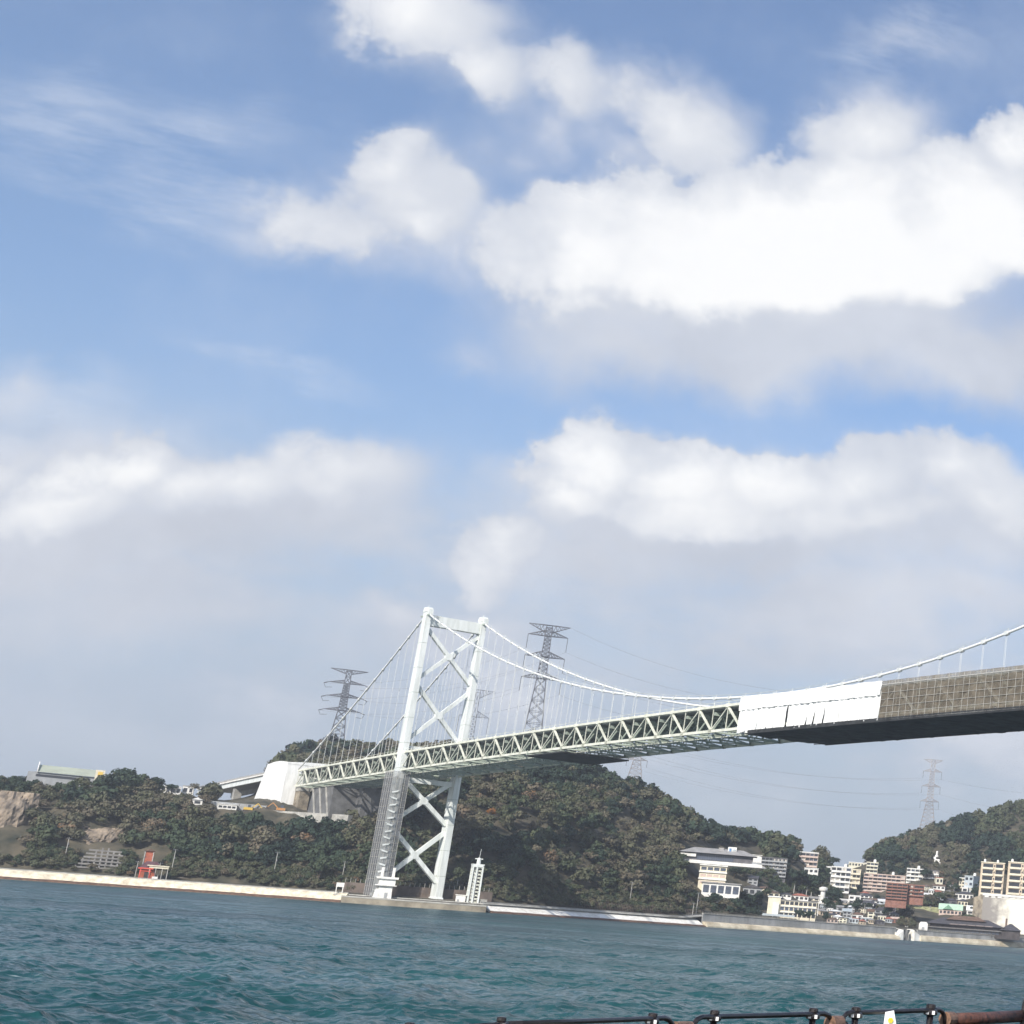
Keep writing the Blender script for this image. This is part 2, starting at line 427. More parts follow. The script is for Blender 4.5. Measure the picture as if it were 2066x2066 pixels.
# overall thin veil with mottling
veil = mth('ADD', mth('MULTIPLY', mrange(noise(P, 4.0, 8, .6), .42, .78), .38), .07)
col = mixc(veil, col, k10((.62, .69, .82)))
aS = mth('MULTIPLY', mrange(dS, .10, .95), .92)
shS = mrange(noise(P, 14, 6, .6), .3, .7)
col = mixc(aS, col, mixc(shS, k10((.60, .64, .74)), k10((.78, .80, .86))))
aG = mth('MULTIPLY', mrange(dG, .0, .95), .92)
shG = mrange(noise(P, 8, 6, .55), .3, .72)
col = mixc(aG, col, mixc(shG, k10((.575, .61, .69)), k10((.73, .76, .83))))
under = mrange(mth('SUBTRACT', dW2, dW), -.25, .75, interp='LINEAR')         # more cloud towards the sun: shaded, soft side
aW = mth('MULTIPLY', mrange(dW, .10, mrange(under, 0, 1, .46, 1.9)), .97)
mot = mth('MULTIPLY', mth('SUBTRACT', noise(P, 11, 7, .6), .5), 1.5)
tone = mrange(mth('ADD', mth('SUBTRACT', dW, mth('MULTIPLY', under, .95)), mot), .05, 1.45)
lit = mixc(tone, k10((.64, .68, .765)), k10((1.03, 1.03, 1.03)))
col = mixc(aW, col, lit)
# behind the viewer there is only a light overcast of the same tone
front = mrange(vmath('DOT_PRODUCT', D, tuple(eF)), .05, .35)
back = mixc(.45, skycol, k10((.66, .70, .78)))
col = mixc(front, back, col)
L.new(col, bg.inputs['Color'])
scn.cycles.use_adaptive_sampling = True; scn.cycles.adaptive_threshold = .02; scn.cycles.adaptive_min_samples = 8
W.cycles.sampling_method = 'MANUAL'; W.cycles.sample_map_resolution = 512
#@ENDSKY

# ================================================================== THE BRIDGE
AZB = math.radians(139.130)
Av = np.array([math.sin(AZB), math.cos(AZB), 0]); Tv = np.array([-Av[1], Av[0], 0])
B0 = np.array([-373.855, 876.600, 0]); WID = 29.0; PAN = 22.16; SPAN = 712.0; SIDE = 178.0; DLT = 1.45
def bp(s, w, z): return B0 + Av * s + Tv * w + np.array([0, 0, z])
ZS, GC = 67.1, 2.9e-5
def zb(s):
    return ZS + .0215 * s if s < 0 else ZS + GC * SPAN * s - GC * s * s
TD = 9.0
Av3, Tv3 = tuple(Av), tuple(Tv)

bridge = thing('suspension_bridge', 'long white suspension bridge with lattice truss deck crossing the strait', 'bridge', B0)
def bb(mb, name, m, parent=None, smooth=False):
    return mb.build(name, m, parent or bridge, off=B0, smooth=smooth)

ZTOP = 149.5
def tower(s0, simple=False):
    legs = []
    body = MB()
    lm_all = []
    tw = None
    for w in (0, WID):
        lm = MB()
        sect = [(5.5, 8.6, 3.3), (20, 8.2, 3.2), (66, 7.2, 3.0), (ZTOP, 5.6, 2.7)]
        for (z0, l0, t0), (z1, l1, t1) in zip(sect[:-1], sect[1:]):
            vs = []
            for z, l, t in ((z0, l0, t0), (z1, l1, t1)):
                vs += [bp(s0 - l / 2, w - t / 2, z), bp(s0 + l / 2, w - t / 2, z), bp(s0 + l / 2, w + t / 2, z), bp(s0 - l / 2, w + t / 2, z)]
            lm.hexa(vs)
        if tw is None:
            # portal beam is the tower part's own mesh
            pm = MB()
            pm.hexa([bp(s0 - 2.2, 1.4, 142.6), bp(s0 + 2.2, 1.4, 142.6), bp(s0 + 2.2, WID - 1.4, 142.6), bp(s0 - 2.2, WID - 1.4, 142.6),
                     bp(s0 - 2.2, 1.4, 148.2), bp(s0 + 2.2, 1.4, 148.2), bp(s0 + 2.2, WID - 1.4, 148.2), bp(s0 - 2.2, WID - 1.4, 148.2)])
            tw = bb(pm, 'tower', white_steel)
            for z, hh in ((78.2, 1.6), (61.5, 2.4)):
                pm = MB(); pm.hexa([bp(s0 - 1.6, 1.5, z), bp(s0 + 1.6, 1.5, z), bp(s0 + 1.6, WID - 1.5, z), bp(s0 - 1.6, WID - 1.5, z),
                         bp(s0 - 1.6, 1.5, z + hh), bp(s0 + 1.6, 1.5, z + hh), bp(s0 + 1.6, WID - 1.5, z + hh), bp(s0 - 1.6, WID - 1.5, z + hh)]); bb(pm, 'strut', white_steel, tw)
        # splice bands on the leg
        lg = bb(lm, 'leg', white_steel, tw)
        for z in (np.arange(16, 146, 13.0) if s0 == 0 else ()):
            sp = MB()
            l = np.interp(z, [5.5, 20, 66, ZTOP], [8.6, 8.2, 7.2, 5.6]) + .08; t = np.interp(z, [5.5, 20, 66, ZTOP], [3.3, 3.2, 3.0, 2.7]) + .08
            sp.hexa([bp(s0 + a * l / 2, w + b * t / 2, z + dz) for dz in (0, .18) for a, b in ((-1, -1), (1, -1), (1, 1), (-1, 1))])
            bb(sp, 'plate_joint', under_steel, tw)
        ft = MB()
        ft.hexa([bp(s0 + a * q, w + b * r, z) for z, q, r in ((3.2, 5.6, 2.6), (5.55, 4.5, 1.9)) for a, b in ((-1, -1), (1, -1), (1, 1), (-1, 1))])
        bb(ft, 'leg_base', white_steel, tw)
        sd = MB()
        sd.hexa([bp(s0 + a * q, w + b * r, z) for z, q, r in ((ZTOP, 3.1, 1.6), (ZTOP + 2.4, 2.3, 1.5)) for a, b in ((-1, -1), (1, -1), (1, 1), (-1, 1))])
        sd.hexa([bp(s0 + a, w + b * 1.2, z) for z in (ZTOP - 1.8, ZTOP + 1.2) for a, b in ((1.7, -1), (5.0, -1), (5.0, 1), (1.7, 1))])
        sd.bar(bp(s0, w, ZTOP + 2.4), bp(s0, w, ZTOP + 4.0), .18)
        bb(sd, 'cable_saddle', white_steel, tw)
        for a in (-3.4, 6.0):
            pl = MB(); pl.bar(bp(s0 + a - 1.3, w - 1.6, ZTOP - 2.2), bp(s0 + a + 1.3, w - 1.6, ZTOP - 2.2), .5, .7)
            bb(pl, 'service_platform', under_steel, tw)
    IN = 1.4
    for (za, zbm, th) in ((140.8, 115.3, 1.75), (110.6, 83.4, 1.85), (64.0, 42.0, 2.1), (38.0, 13.0, 2.1)):
        for (w0, z0, w1, z1) in ((IN, za, WID - IN, zbm), (WID - IN, za, IN, zbm)):
            k = 0 if w0 < w1 else .06
            m = MB(); m.bar(bp(s0 + k, w0, z0), bp(s0 + k, w1, z1), 2.6 - k, th, up=Tv3)
            bb(m, 'cross_brace', white_steel, tw)
        g = MB(); zc = (za + zbm) / 2
        g.hexa([bp(s0 + a * 1.45, WID / 2 + b * 1.9, zc + c * 1.8) for c in (-1, 1) for a, b in ((-1, -1), (1, -1), (1, 1), (-1, 1))])
        bb(g, 'gusset_joint', white_steel, tw)
    return tw
tower(0); tower(SPAN)

# stiffening trusses: chords are the part, every bay a sub-part
def node(k):     # bottom-chord node positions along the axis
    return DLT + k * (SPAN - 2 * DLT) / 32 if k >= 0 else -DLT + (k + 1) * (SIDE - 2 * DLT) / 8
bays = [(node(k), node(k + 1)) for k in range(32)] + [(-DLT - (k + 1) * 21.9, -DLT - k * 21.9) for k in range(8)]
for w in (0, WID):
    cm = MB()
    o = -.5 if w == 0 else .5
    for a, b in bays:
        h = (a + b) / 2
        for p, q in ((a, h), (h, b)):
            cm.bar(bp(p, w, zb(p)), bp(q, w, zb(q)), .95, 1.0)
    tr = bb(cm, 'stiffening_truss', green_steel); cm = MB()
    for a, b in bays:
        h = (a + b) / 2
        for p, q in ((a, h), (h, b)): cm.bar(bp(p, w, zb(p) + TD), bp(q, w, zb(q) + TD), .95, .9)
    bb(cm, 'top_chord', green_steel, tr)
    for a, b in bays:
        h = (a + b) / 2
        m = MB(); z = lambda s, t=0: zb(s) + t
        m.bar(bp(h, w, z(h, TD - .4)), bp(b, w, z(b, .4)), .60, .68, up=Tv3)
        m.bar(bp(a, w, z(a, .4)), bp(h, w, z(h, TD - .4)), .36, .40, up=Tv3)
        m.bar(bp(h, w, z(h, .45)), bp(h, w, z(h, TD - .4)), .27, up=Av3)
        m.bar(bp(a + .01, w, z(a, .45)), bp(a + .01, w, z(a, TD - .4)), .25, up=Av3)
        for s in (a, b, h):
            zz = z(s, TD if s == h else 0)
            m.bar(bp(s - 1.1, w, zz + (.0 if s == h else .1)), bp(s + 1.1, w, zz + (.0 if s == h else .1)), 1.02, 1.5 if s != h else 1.4)
        bb(m, 'truss_bay', green_steel, tr)
# walkway rail on top chord
for w in (0, WID):
    m = MB()
    for a, b in bays:
        m.bar(bp(a, w, zb(a) + TD + 1.5), bp(b, w, zb(b) + TD + 1.5), .10)
        for s in np.arange(a, b, 5.54): m.bar(bp(s, w, zb(s) + TD + .45), bp(s, w, zb(s) + TD + 1.5), .08)
    bb(m, 'chord_railing', green_steel)

dm = MB()
for a, b in bays:
    dm.hexa([bp(s, w, zb(s) + z) for z in (7.9, 8.9) for s, w in ((a + .06, 1.6), (b - .06, 1.6), (b - .06, WID - 1.6), (a + .06, WID - 1.6))])
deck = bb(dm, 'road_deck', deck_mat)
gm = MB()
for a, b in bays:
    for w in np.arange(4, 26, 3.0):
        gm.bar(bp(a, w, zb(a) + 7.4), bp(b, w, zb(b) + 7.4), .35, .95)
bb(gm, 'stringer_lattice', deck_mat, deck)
for a, b in bays:
    h = (a + b) / 2
    for s in (a, h):
        m = MB(); z0 = zb(s)
        m.bar(bp(s, .5, z0), bp(s, WID - .5, z0), .42, .6); m.bar(bp(s, .5, z0 + 6.6), bp(s, WID - .5, z0 + 6.6), .6, 1.2)
        n = 4; xs = np.linspace(.5, WID - .5, n + 1)
        for i in range(n):
            mid = (xs[i] + xs[i + 1]) / 2
            m.bar(bp(s, xs[i], z0 + .3), bp(s, mid, z0 + 6.2), .4, .4, up=Av3); m.bar(bp(s, mid, z0 + 6.2), bp(s, xs[i + 1], z0 + .3), .4, .4, up=Av3)
        bb(m, 'cross_frame', under_steel, deck)
m = MB()
for a, b in bays:
    m.bar(bp(a, .5, zb(a) - .1), bp(b, WID - .5, zb(b) - .1), .42, .4); m.bar(bp(b, .5, zb(b) - .1), bp(a, WID - .5, zb(a) - .1), .42, .4)
bb(m, 'lateral_bracing', under_steel)
m = MB()
for a, b in bays:
    m.bar(bp(a, 8.0, zb(a) - .75), bp(b, 8.0, zb(b) - .75), .9, .25)
bb(m, 'inspection_walkway', green_steel)

# main cables and hangers
ZM, SLOW = 81.6, 390.0
def zc(s):
    if s >= 0: return ZM + (ZTOP - .3 - ZM) * ((s - SLOW) / (SLOW if s < SLOW else SPAN - SLOW)) ** 2
    t = -s / SIDE
    return (ZTOP - .3) * (1 - t) + (zb(-SIDE) + TD + 1.0) * t - 9.0 * t * (1 - t)
cables = []
for w in (0, WID):
    cmb = MB()
    ss = list(np.linspace(-SIDE, 0, 24)) + list(np.linspace(0, SPAN, 73))[1:]
    cmb.tube([bp(s, w, zc(s)) for s in ss], .43, 8)
    hr = MB(); 
    for i in range(24, 96):
        pass
    c = bb(cmb, 'main_cable', cable_mat, smooth=True); cables.append(c)
    m = MB()
    for q in (-.5, .5):
        m.tube([bp(s, w + q, zc(s) + 1.15) for s in ss[23:]], .05, 4)
    bb(m, 'cable_hand_rope', rope_mat, c)
def hanger(s, w):
    m = MB()
    z1, z0 = zc(s), zb(s) + TD
    m.bar(bp(s - .75, w, z1 - (zc(s + .5) - zc(s - .5)) * .75), bp(s + .75, w, z1 + (zc(s + .5) - zc(s - .5)) * .75), 1.15, 1.15, up=Tv3)
    for q in (-.28, .28):
        if z1 - z0 > .5: m.bar(bp(s + q, w, z0), bp(s + q, w, z1), .075)
    m.bar(bp(s, w + .45, z1), bp(s, w + .45, z1 + 1.6), .13)
    bb(m, 'hanger', rope_mat)
for k in range(1, 53): hanger(DLT + k * 11.0784, 0)
for k in range(1, 19): hanger(DLT + k * 11.0784, WID)
for k in range(1, 16): hanger(-DLT - k * 10.95, 0)
for k in range(1, 16): hanger(-DLT - k * 10.95, WID)

# ------------------------------------------------------------------ white sheeting, netting and work floors on the bridge
def bthing(name, label, cat, s, w, z): return thing(name, label, cat, bp(s, w, z))
def rough_sheet(f, nu, nv):
    """grid sheet from f(i/nu, j/nv) -> point"""
    m = MB(); vs = [f(i / nu, j / nv) for j in range(nv + 1) for i in range(nu + 1)]
    fs = [(j * (nu + 1) + i, j * (nu + 1) + i + 1, (j + 1) * (nu + 1) + i + 1, (j + 1) * (nu + 1) + i) for j in range(nv) for i in range(nu)]
    return m.add(vs, fs)
S0, S1 = node(16) + .5, node(20) + 4.0
tarp = bthing('tarpaulin_wrap', 'bright white tarpaulin wrapped along one side of the bridge truss', 'tarpaulin', S0, 0, zb(S0))
def tarp_f(lo, hi, off):
    def f(a, b):
        s = S0 + (S1 - S0) * a; n = 0
        wob = .45 * (fbm(np.array(s * .5), np.array(b * 3.0), 5) - .45) + .20 * math.sin(s * 1.7) * (1 - b) + .12 * math.sin(s * 3.9 + 2 * b)
        zl = lo + .7 * (fbm(np.array(s * .35), np.array(3.0), 9) - .5); zh = hi + .9 * (fbm(np.array(s * .16), np.array(8.0), 3) - .5)
        return bp(s, -1.25 - off - wob, zb(s) + zl + (zh - zl) * b)
    return f
panel_edges = np.cumsum([0, .055, .09, .075, .05, .10, .06, .085, .05, .07, .10, .065, .08, .12]); panel_edges = panel_edges / panel_edges[-1]
for i in range(13):
    a0, a1 = panel_edges[i], panel_edges[i + 1]
    gap = [.0015, .003, .0105, .002, .014, .004, .009, .0075, .008, .002, .003, .0015, .002][i]; ph_ = rng.uniform(0, 6)
    f = tarp_f(-1.9 + rng.uniform(-.2, .25), 7.4, 0)
    def g(a, b, a0=a0, a1=a1, f=f, gap=gap):
        aa = a0 + (a1 - a0 - gap * max(0, 1 - b * (1.2 + .5 * math.sin(ph_))) ** 1.3) * a
        return f(aa, b)
    rough_sheet(g, 22, 14).build('sheet', tarp_mat, tarp, off=tarp.location, smooth=True)
rough_sheet(tarp_f(6.2, TD + 1.7, .35), 160, 8).build('upper_sheet', tarp_mat, tarp, off=tarp.location, smooth=True)
rough_sheet(lambda a, b: bp(S0 - .02, -1.25 + a * 3.0, zb(S0) - 1.6 + b * (TD + 3.0)), 4, 8).build('end_sheet', tarp_mat, tarp, off=tarp.location)

S2 = node(31)
scaf = bthing('netted_scaffold', 'brown netted scaffold enclosing the nearer half of the bridge truss', 'scaffold', S1, 0, zb(S1))
rough_sheet(lambda a, b: bp(S1 + (S2 - S1) * a, -1.3 + .25 * math.sin(a * 190) * math.sin(b * 9), zb(S1 + (S2 - S1) * a) - 2.0 + b * (TD + 3.7)), 120, 10).build('netting', net_brown, scaf, off=scaf.location)
rough_sheet(lambda a, b: bp(S0 + (S2 - S0) * a, WID + 1.3, zb(S0 + (S2 - S0) * a) - 2.0 + b * (TD + 3.7)), 80, 6).build('far_netting', net_brown, scaf, off=scaf.location)
m = MB()
for s in np.arange(S1 + .3, S2, 3.7) + rng.uniform(-.5, .5, len(np.arange(S1 + .3, S2, 3.7))):
    m.bar(bp(s, -1.5, zb(s) - 2.0), bp(s, -1.5, zb(s) + TD + 1.8), .09)
for dz in np.arange(-1.8, TD + 1.9, 2.15):
    k = np.arange(S1 + .3, S2, 18.5)
    for a, b in zip(k[:-1], k[1:]): m.bar(bp(a, -1.5, zb(a) + dz), bp(b, -1.5, zb(b) + dz), .10)
m.build('pipe_lattice', pipe_mat, scaf, off=scaf.location)
m = MB()
k = np.arange(S1 + .3, S2, 18.5)
for a, b in zip(k[:-1], k[1:]): m.bar(bp(a, -1.56, zb(a) + TD + .4), bp(b, -1.56, zb(b) + TD + .4), .16, .3)
m.build('kick_board', pipe_mat, scaf, off=scaf.location)
def floor_f(top):
    def f(a, b):
        # the far side starts a little later: the left end is cut at a slant
        s = (S0 + 2 + 6 * b) + (S2 - S0 - 8) * a
        w = -1.4 + (WID + 2.8) * b
        n = fbm(np.array(s * .22), np.array(w * .22), 4)
        return bp(s, w, zb(s) - (1.5 if top else 2.1 + 1.5 * (n - .3)))
    return f
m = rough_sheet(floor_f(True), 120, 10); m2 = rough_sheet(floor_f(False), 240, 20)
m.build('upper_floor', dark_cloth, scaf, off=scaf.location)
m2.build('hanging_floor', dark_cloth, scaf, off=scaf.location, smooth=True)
for b_, w in ((0, -1.4), (1, WID + 1.4)):
    m = MB(); k = np.arange(S0 + 8, S2, 15.0)
    for a, b in zip(k[:-1], k[1:]): m.hexa([bp(s, w + q, zb(s) + z) for z in (-2.5, -1.2) for s, q in ((a, -.15), (b, -.15), (b, .15), (a, .15))])
    m.build('edge_board', dark_cloth, scaf, off=scaf.location)

a, b = node(7) + 8, node(9) + 2
gan = bthing('inspection_gantry', 'dark inspection gantry slung under the open truss near the tower', 'gantry', a, 0, zb(a))
m = MB()
m.hexa([bp(s, w, zb(s) + z) for z in (-1.9, -1.4) for s, w in ((a, -.8), (b, -.8), (b, WID + .8), (a, WID + .8))]); m.build('platform', dark_cloth, gan, off=gan.location)
m = MB()
for s in (a + .3, b - .3):
    m.bar(bp(s, -.6, zb(s) - .4), bp(s, WID + .6, zb(s) - .4), .12)
    for w in np.arange(-.6, WID + .7, 2.5): m.bar(bp(s, w, zb(s) - 1.25), bp(s, w, zb(s) - .4), .08)
m.build('handrail', pipe_mat, gan, off=gan.location)
for w in (-.7, WID + .7):
    m = MB()
    for s in (a + 1, b - 1): m.bar(bp(s, w, zb(s) - 1.2), bp(s, w, zb(s) + .8), .25)
    m.build('hanger_arm', under_steel, gan, off=gan.location)

# scaffold round the lower near leg
sl = bthing('leg_scaffold', 'grey netted scaffold tower with stairs around the lower near bridge leg', 'scaffold', 0, 0, 3.2)
z0, z1 = 3.3, 66.2
def netside(p, q, n=10):
    return rough_sheet(lambda a, b: bp(p[0] + (q[0] - p[0]) * a, p[1] + (q[1] - p[1]) * a, z0 + (z1 - z0) * b), n, 60)
c4 = [(-6.3, -4.6), (6.3, -4.6), (6.3, 3.4), (-6.3, 3.4)]
for i in range(4): netside(c4[i], c4[(i + 1) % 4]).build('netting', net_grey, sl, off=sl.location)
m = MB()
for i in range(4):
    p, q = c4[i], c4[(i + 1) % 4]
    for t in np.linspace(0, 1, 5)[:-1]:
        s, w = p[0] + (q[0] - p[0]) * t, p[1] + (q[1] - p[1]) * t
        m.bar(bp(s * 1.015, w * 1.02, z0), bp(s * 1.015, w * 1.02, z1), .12)
    for z in np.arange(z0 + 1.8, z1, 3.6):
        m.bar(bp(p[0] * 1.015, p[1] * 1.02, z), bp(q[0] * 1.015, q[1] * 1.02, z), .10)
m.build('pipe_lattice', pipe_mat, sl, off=sl.location)
for i, z in enumerate(np.arange(z0 + 3, z1 - 8, 3.3)):
    m = MB(); d = 1 if i % 2 else -1
    m.bar(bp(6.75, -3.9, z - .35 * d), bp(6.75, -1.0, z + .35 * d), .5, .75)
    m.bar(bp(6.75, -2.5 + 1.9 * d, z + .6), bp(6.75, -2.5 + 1.1 * d, z + .6), .5, .3)
    m.build('stair_flight', white_steel, sl, off=sl.location)

# sheeted scaffold over the end pier, anchorage, approach viaduct
def pxbox(mb, pts_bottom, pts_top): return mb.hexa(list(pts_bottom) + list(pts_top))
e0 = -SIDE - 1
wrap = bthing('sheeted_end_pier', 'tall white sheeted scaffold box at the landward end of the truss', 'scaffold', e0, 0, 38)
def wrapf(p, q, zl, zh, flare):
    def f(a, b):
        s, w = p[0] + (q[0] - p[0]) * a, p[1] + (q[1] - p[1]) * a
        k = 1 + flare * (1 - b) * (1 if s < e0 - 20 else 0)
        n = .35 * math.sin(a * 23 + b) * (1 - b * .3)
        return bp(e0 - .6 + (s - e0 + .6) * k, w - n * .5, zl + (zh - zl) * b + (1.2 * math.sin(a * 3.1) if b > .98 else 0))
    return f
cw = [(e0 - 43, -6), (e0 - .6, -6), (e0 - .6, 31), (e0 - 43, 31)]
for i in range(4): rough_sheet(wrapf(cw[i], cw[(i + 1) % 4], 52, 76.8, .42), 40, 20).build('sheet', tarp_mat, wrap, off=wrap.location, smooth=True)
m = MB(); m.hexa([bp(s, w, z) for z in (75.5, 76.0) for s, w in cw]); m.build('top_cover', tarp_mat, wrap, off=wrap.location)
ap = bthing('end_pier', 'stained brown concrete pier under the end of the truss', 'pier', e0, 0, 38)
m = MB(); m.hexa([bp(s, w, z) for z in (36, 62.3) for s, w in ((e0 - 4, 1), (e0 + 9, 1), (e0 + 9, 6.5), (e0 - 4, 6.5))]); m.build('column', brown_conc, ap, off=ap.location)
m = MB(); m.hexa([bp(s, w, z) for z in (36, 62.3) for s, w in ((e0 - 4, 22.5), (e0 + 9, 22.5), (e0 + 9, 28), (e0 - 4, 28))]); m.build('column', brown_conc, ap, off=ap.location)
m = MB(); m.hexa([bp(s, w, z) for z in (60.6, 62.6) for s, w in ((e0 - 4.4, .6), (e0 + 9.4, .6), (e0 + 9.4, 28.4), (e0 - 4.4, 28.4))]); m.build('cap_beam', concrete, ap, off=ap.location)

# ================================================================== TERRAIN
def pt(px, Y, z):
    """world point at distance Y, height z, seen in photo column px"""
    py = 1800.0
    for _ in range(4):
        a = at(px, py, Y)[2]; b = at(px, py + 10, Y)[2]
        py += (z - a) / (b - a) * 10
    return at(px, py, Y)
SHORE0 = [(-500, 800), (-200, 818), (0, 830), (200, 845), (400, 858), (600, 868), (720, 866), (850, 872), (985, 885), (1060, 925), (1170, 974), (1264, 1024), (1340, 1075), (1500, 1180), (1720, 1310), (1900, 1405), (2066, 1500), (2300, 1610), (2500, 1700)]
SHORE = [(-500, 800), (-200, 818), (0, 830), (200, 845), (400, 858), (600, 868), (720, 866), (850, 868), (985, 878), (1060, 900), (1170, 934), (1264, 962), (1340, 985), (1500, 1040), (1720, 1115), (1900, 1185), (2066, 1250), (2300, 1340), (2500, 1420)]
def shift(px):
    return float(np.interp(px, [a for a, b in SHORE0], [b for a, b in SHORE0])) - float(np.interp(px, [a for a, b in SHORE], [b for a, b in SHORE]))
def Ys(px): return float(np.interp(px, [a for a, b in SHORE], [b for a, b in SHORE]))
#  column: foot (Y,z) ... ridge (Y,z)
COLS = {
 -500: [(835, 4.6), (850, 20), (890, 40), (930, 50), (990, 51), (1060, 51)],
 -200: [(845, 4.6), (865, 22), (900, 42), (940, 49), (990, 50), (1040, 50)],
 0: [(855, 4.6), (876, 25), (905, 41), (940, 47), (980, 48), (1040, 49)],
 200: [(870, 4.6), (890, 20), (920, 38), (945, 47), (985, 51), (1040, 52)],
 400: [(884, 4.6), (905, 20), (935, 36), (965, 45), (1010, 52), (1090, 57)],
 520: [(890, 4.6), (910, 20), (945, 37), (975, 45), (1040, 54), (1160, 79)],
 600: [(894, 4.6), (912, 20), (945, 37), (985, 46), (1060, 62), (1250, 104)],
 700: [(896, 4.6), (915, 18), (945, 36), (985, 46), (1060, 66), (1280, 112)],
 800: [(902, 4.6), (930, 18), (965, 40), (1010, 58), (1100, 82), (1285, 112)],
 900: [(910, 4.6), (945, 28), (985, 52), (1040, 74), (1120, 94), (1285, 115)],
 1000: [(925, 4.6), (955, 28), (1000, 55), (1060, 79), (1140, 98), (1290, 111)],
 1080: [(960, 4.6), (985, 25), (1030, 52), (1090, 78), (1160, 94), (1290, 105)],
 1150: [(992, 4.6), (1018, 22), (1060, 50), (1110, 76), (1180, 95), (1300, 107)],
 1240: [(1040, 4.6), (1065, 20), (1105, 45), (1150, 70), (1220, 90), (1320, 101)],
 1340: [(1102, 4.6), (1125, 15), (1160, 36), (1210, 60), (1270, 80), (1350, 92)],
 1430: [(1160, 5), (1195, 12), (1230, 26), (1270, 46), (1330, 67), (1400, 82)],
 1530: [(1225, 5), (1270, 11), (1315, 24), (1360, 42), (1410, 62), (1480, 80)],
 1620: [(1280, 5), (1330, 11), (1390, 24), (1440, 40), (1490, 57), (1560, 75)],
 1700: [(1325, 5), (1380, 11), (1450, 22), (1530, 38), (1620, 54), (1720, 67)],
 1790: [(1375, 5), (1430, 11), (1500, 23), (1580, 43), (1680, 66), (1800, 92)],
 1880: [(1420, 5), (1480, 12), (1550, 27), (1620, 50), (1720, 80), (1850, 115)],
 1950: [(1460, 5), (1505, 12), (1560, 28), (1620, 48), (1720, 84), (1880, 137)],
 1972: [(1470, 5), (1512, 12), (1565, 30), (1622, 48), (1725, 85), (1882, 140)],
 1986: [(1475, 5), (1530, 9), (1545, 40), (1632, 46), (1730, 86), (1885, 143)],
 2066: [(1510, 5), (1553, 9), (1566, 41), (1640, 46), (1740, 88), (1900, 157)],
 2250: [(1610, 5), (1625, 11), (1660, 43), (1700, 48), (1800, 100), (1950, 196)],
 2500: [(1725, 5), (1740, 11), (1770, 43), (1800, 50), (1900, 110), (2050, 220)],
}
for c_ in COLS:      # the survey above was made for a shore a little farther out
    COLS[c_] = [(y - shift(c_) + (14 if c_ > 1860 and z == 5 else 0), 7.7 if c_ >= 1430 and z <= 5 else 3.8 + (z - 3.8) * (y - shift(c_)) / y + (2.0 * max(0, 1 - z / 40) if c_ >= 1430 else 0) if z > 6 else (7.7 if c_ >= 1430 else z)) for y, z in COLS[c_]]
for c_ in COLS:      # room for the height of the trees along the skyline
    COLS[c_][-1] = (COLS[c_][-1][0], COLS[c_][-1][1] - float(np.interp(c_, [400, 520, 600, 800, 900, 1150, 1240, 1340, 1430, 1530, 1620, 1700, 1790, 1880, 1950, 2500], [2, 12, 5, 4, 6, 6, 8, 8, 10, 9, 7, 5, 3, 4, 7, 8])))
cpx = np.array(sorted(COLS)); NL = 6
cy = np.array([[p[0] for p in COLS[c]] for c in cpx], float); cz = np.array([[p[1] for p in COLS[c]] for c in cpx], float)
def smooth_interp(x, xs, ys):
    """monotone-ish cubic along columns"""
    m = np.gradient(ys, xs)
    i = np.clip(np.searchsorted(xs, x) - 1, 0, len(xs) - 2); h = xs[i + 1] - xs[i]; t = (x - xs[i]) / h
    if x > 1900: return ys[i] * (1 - t) + ys[i + 1] * t
    return (2 * t**3 - 3 * t**2 + 1) * ys[i] + (t**3 - 2 * t**2 + t) * h * m[i] + (-2 * t**3 + 3 * t**2) * ys[i + 1] + (t**3 - t**2) * h * m[i + 1]
gx = np.concatenate([np.arange(-500, 1956, 8.0), np.arange(1956, 2000, 3.0), np.arange(2000, 2101, 8.0), np.arange(2125, 2501, 25.0)])
tlev = np.concatenate([np.linspace(0, NL - 1, 86)])
TP = np.zeros((len(gx), len(tlev) + 4, 3))
for i, px in enumerate(gx):
    yy = np.array([smooth_interp(px, cpx, cy[:, k]) for k in range(NL)]); zz = np.array([smooth_interp(px, cpx, cz[:, k]) for k in range(NL)])
    Yl = np.interp(tlev, range(NL), yy); Zl = np.interp(tlev, range(NL), zz)
    ker = np.array([1, 2, 3, 2, 1.]) / 9
    Zs = np.convolve(np.pad(Zl, 2, mode='edge'), ker, 'valid')
    hgt = np.clip((Zs - 8) / 25, 0, 1)
    nz = (fbm(Yl * .022 + 3, np.full_like(Yl, px * .016), 2) - .47) * 16 * hgt
    p0 = pt(px, Ys(px) + 5.4, 3.9 + 2.6 * float(np.clip((px - 1385) / 60, 0, 1))); TP[i, 0] = p0
    for j in range(len(tlev)): TP[i, j + 1] = pt(px, Yl[j], Zs[j] + nz[j] * (1 - .8 * (tlev[j] / (NL - 1)) ** 6))
    rz_ = TP[i, len(tlev)][2]
    TP[i, -3] = pt(px, Yl[-1] + 60, rz_ - 3); TP[i, -2] = pt(px, Yl[-1] + 220, rz_ * .7); TP[i, -1] = pt(px, Yl[-1] + 700, -5)
nI, nJ = TP.shape[:2]
V = TP.reshape(-1, 3)
Q = [(i * nJ + j, (i + 1) * nJ + j, (i + 1) * nJ + j + 1, i * nJ + j + 1) for i in range(nI - 1) for j in range(nJ - 1)]
terr = link('hill_terrain', npmesh('hill_terrain', V, Q, soil_mat, smooth=True)); terr['kind'] = 'structure'
TPX, TPY = [a.reshape(nI, nJ) for a in proj(V)]

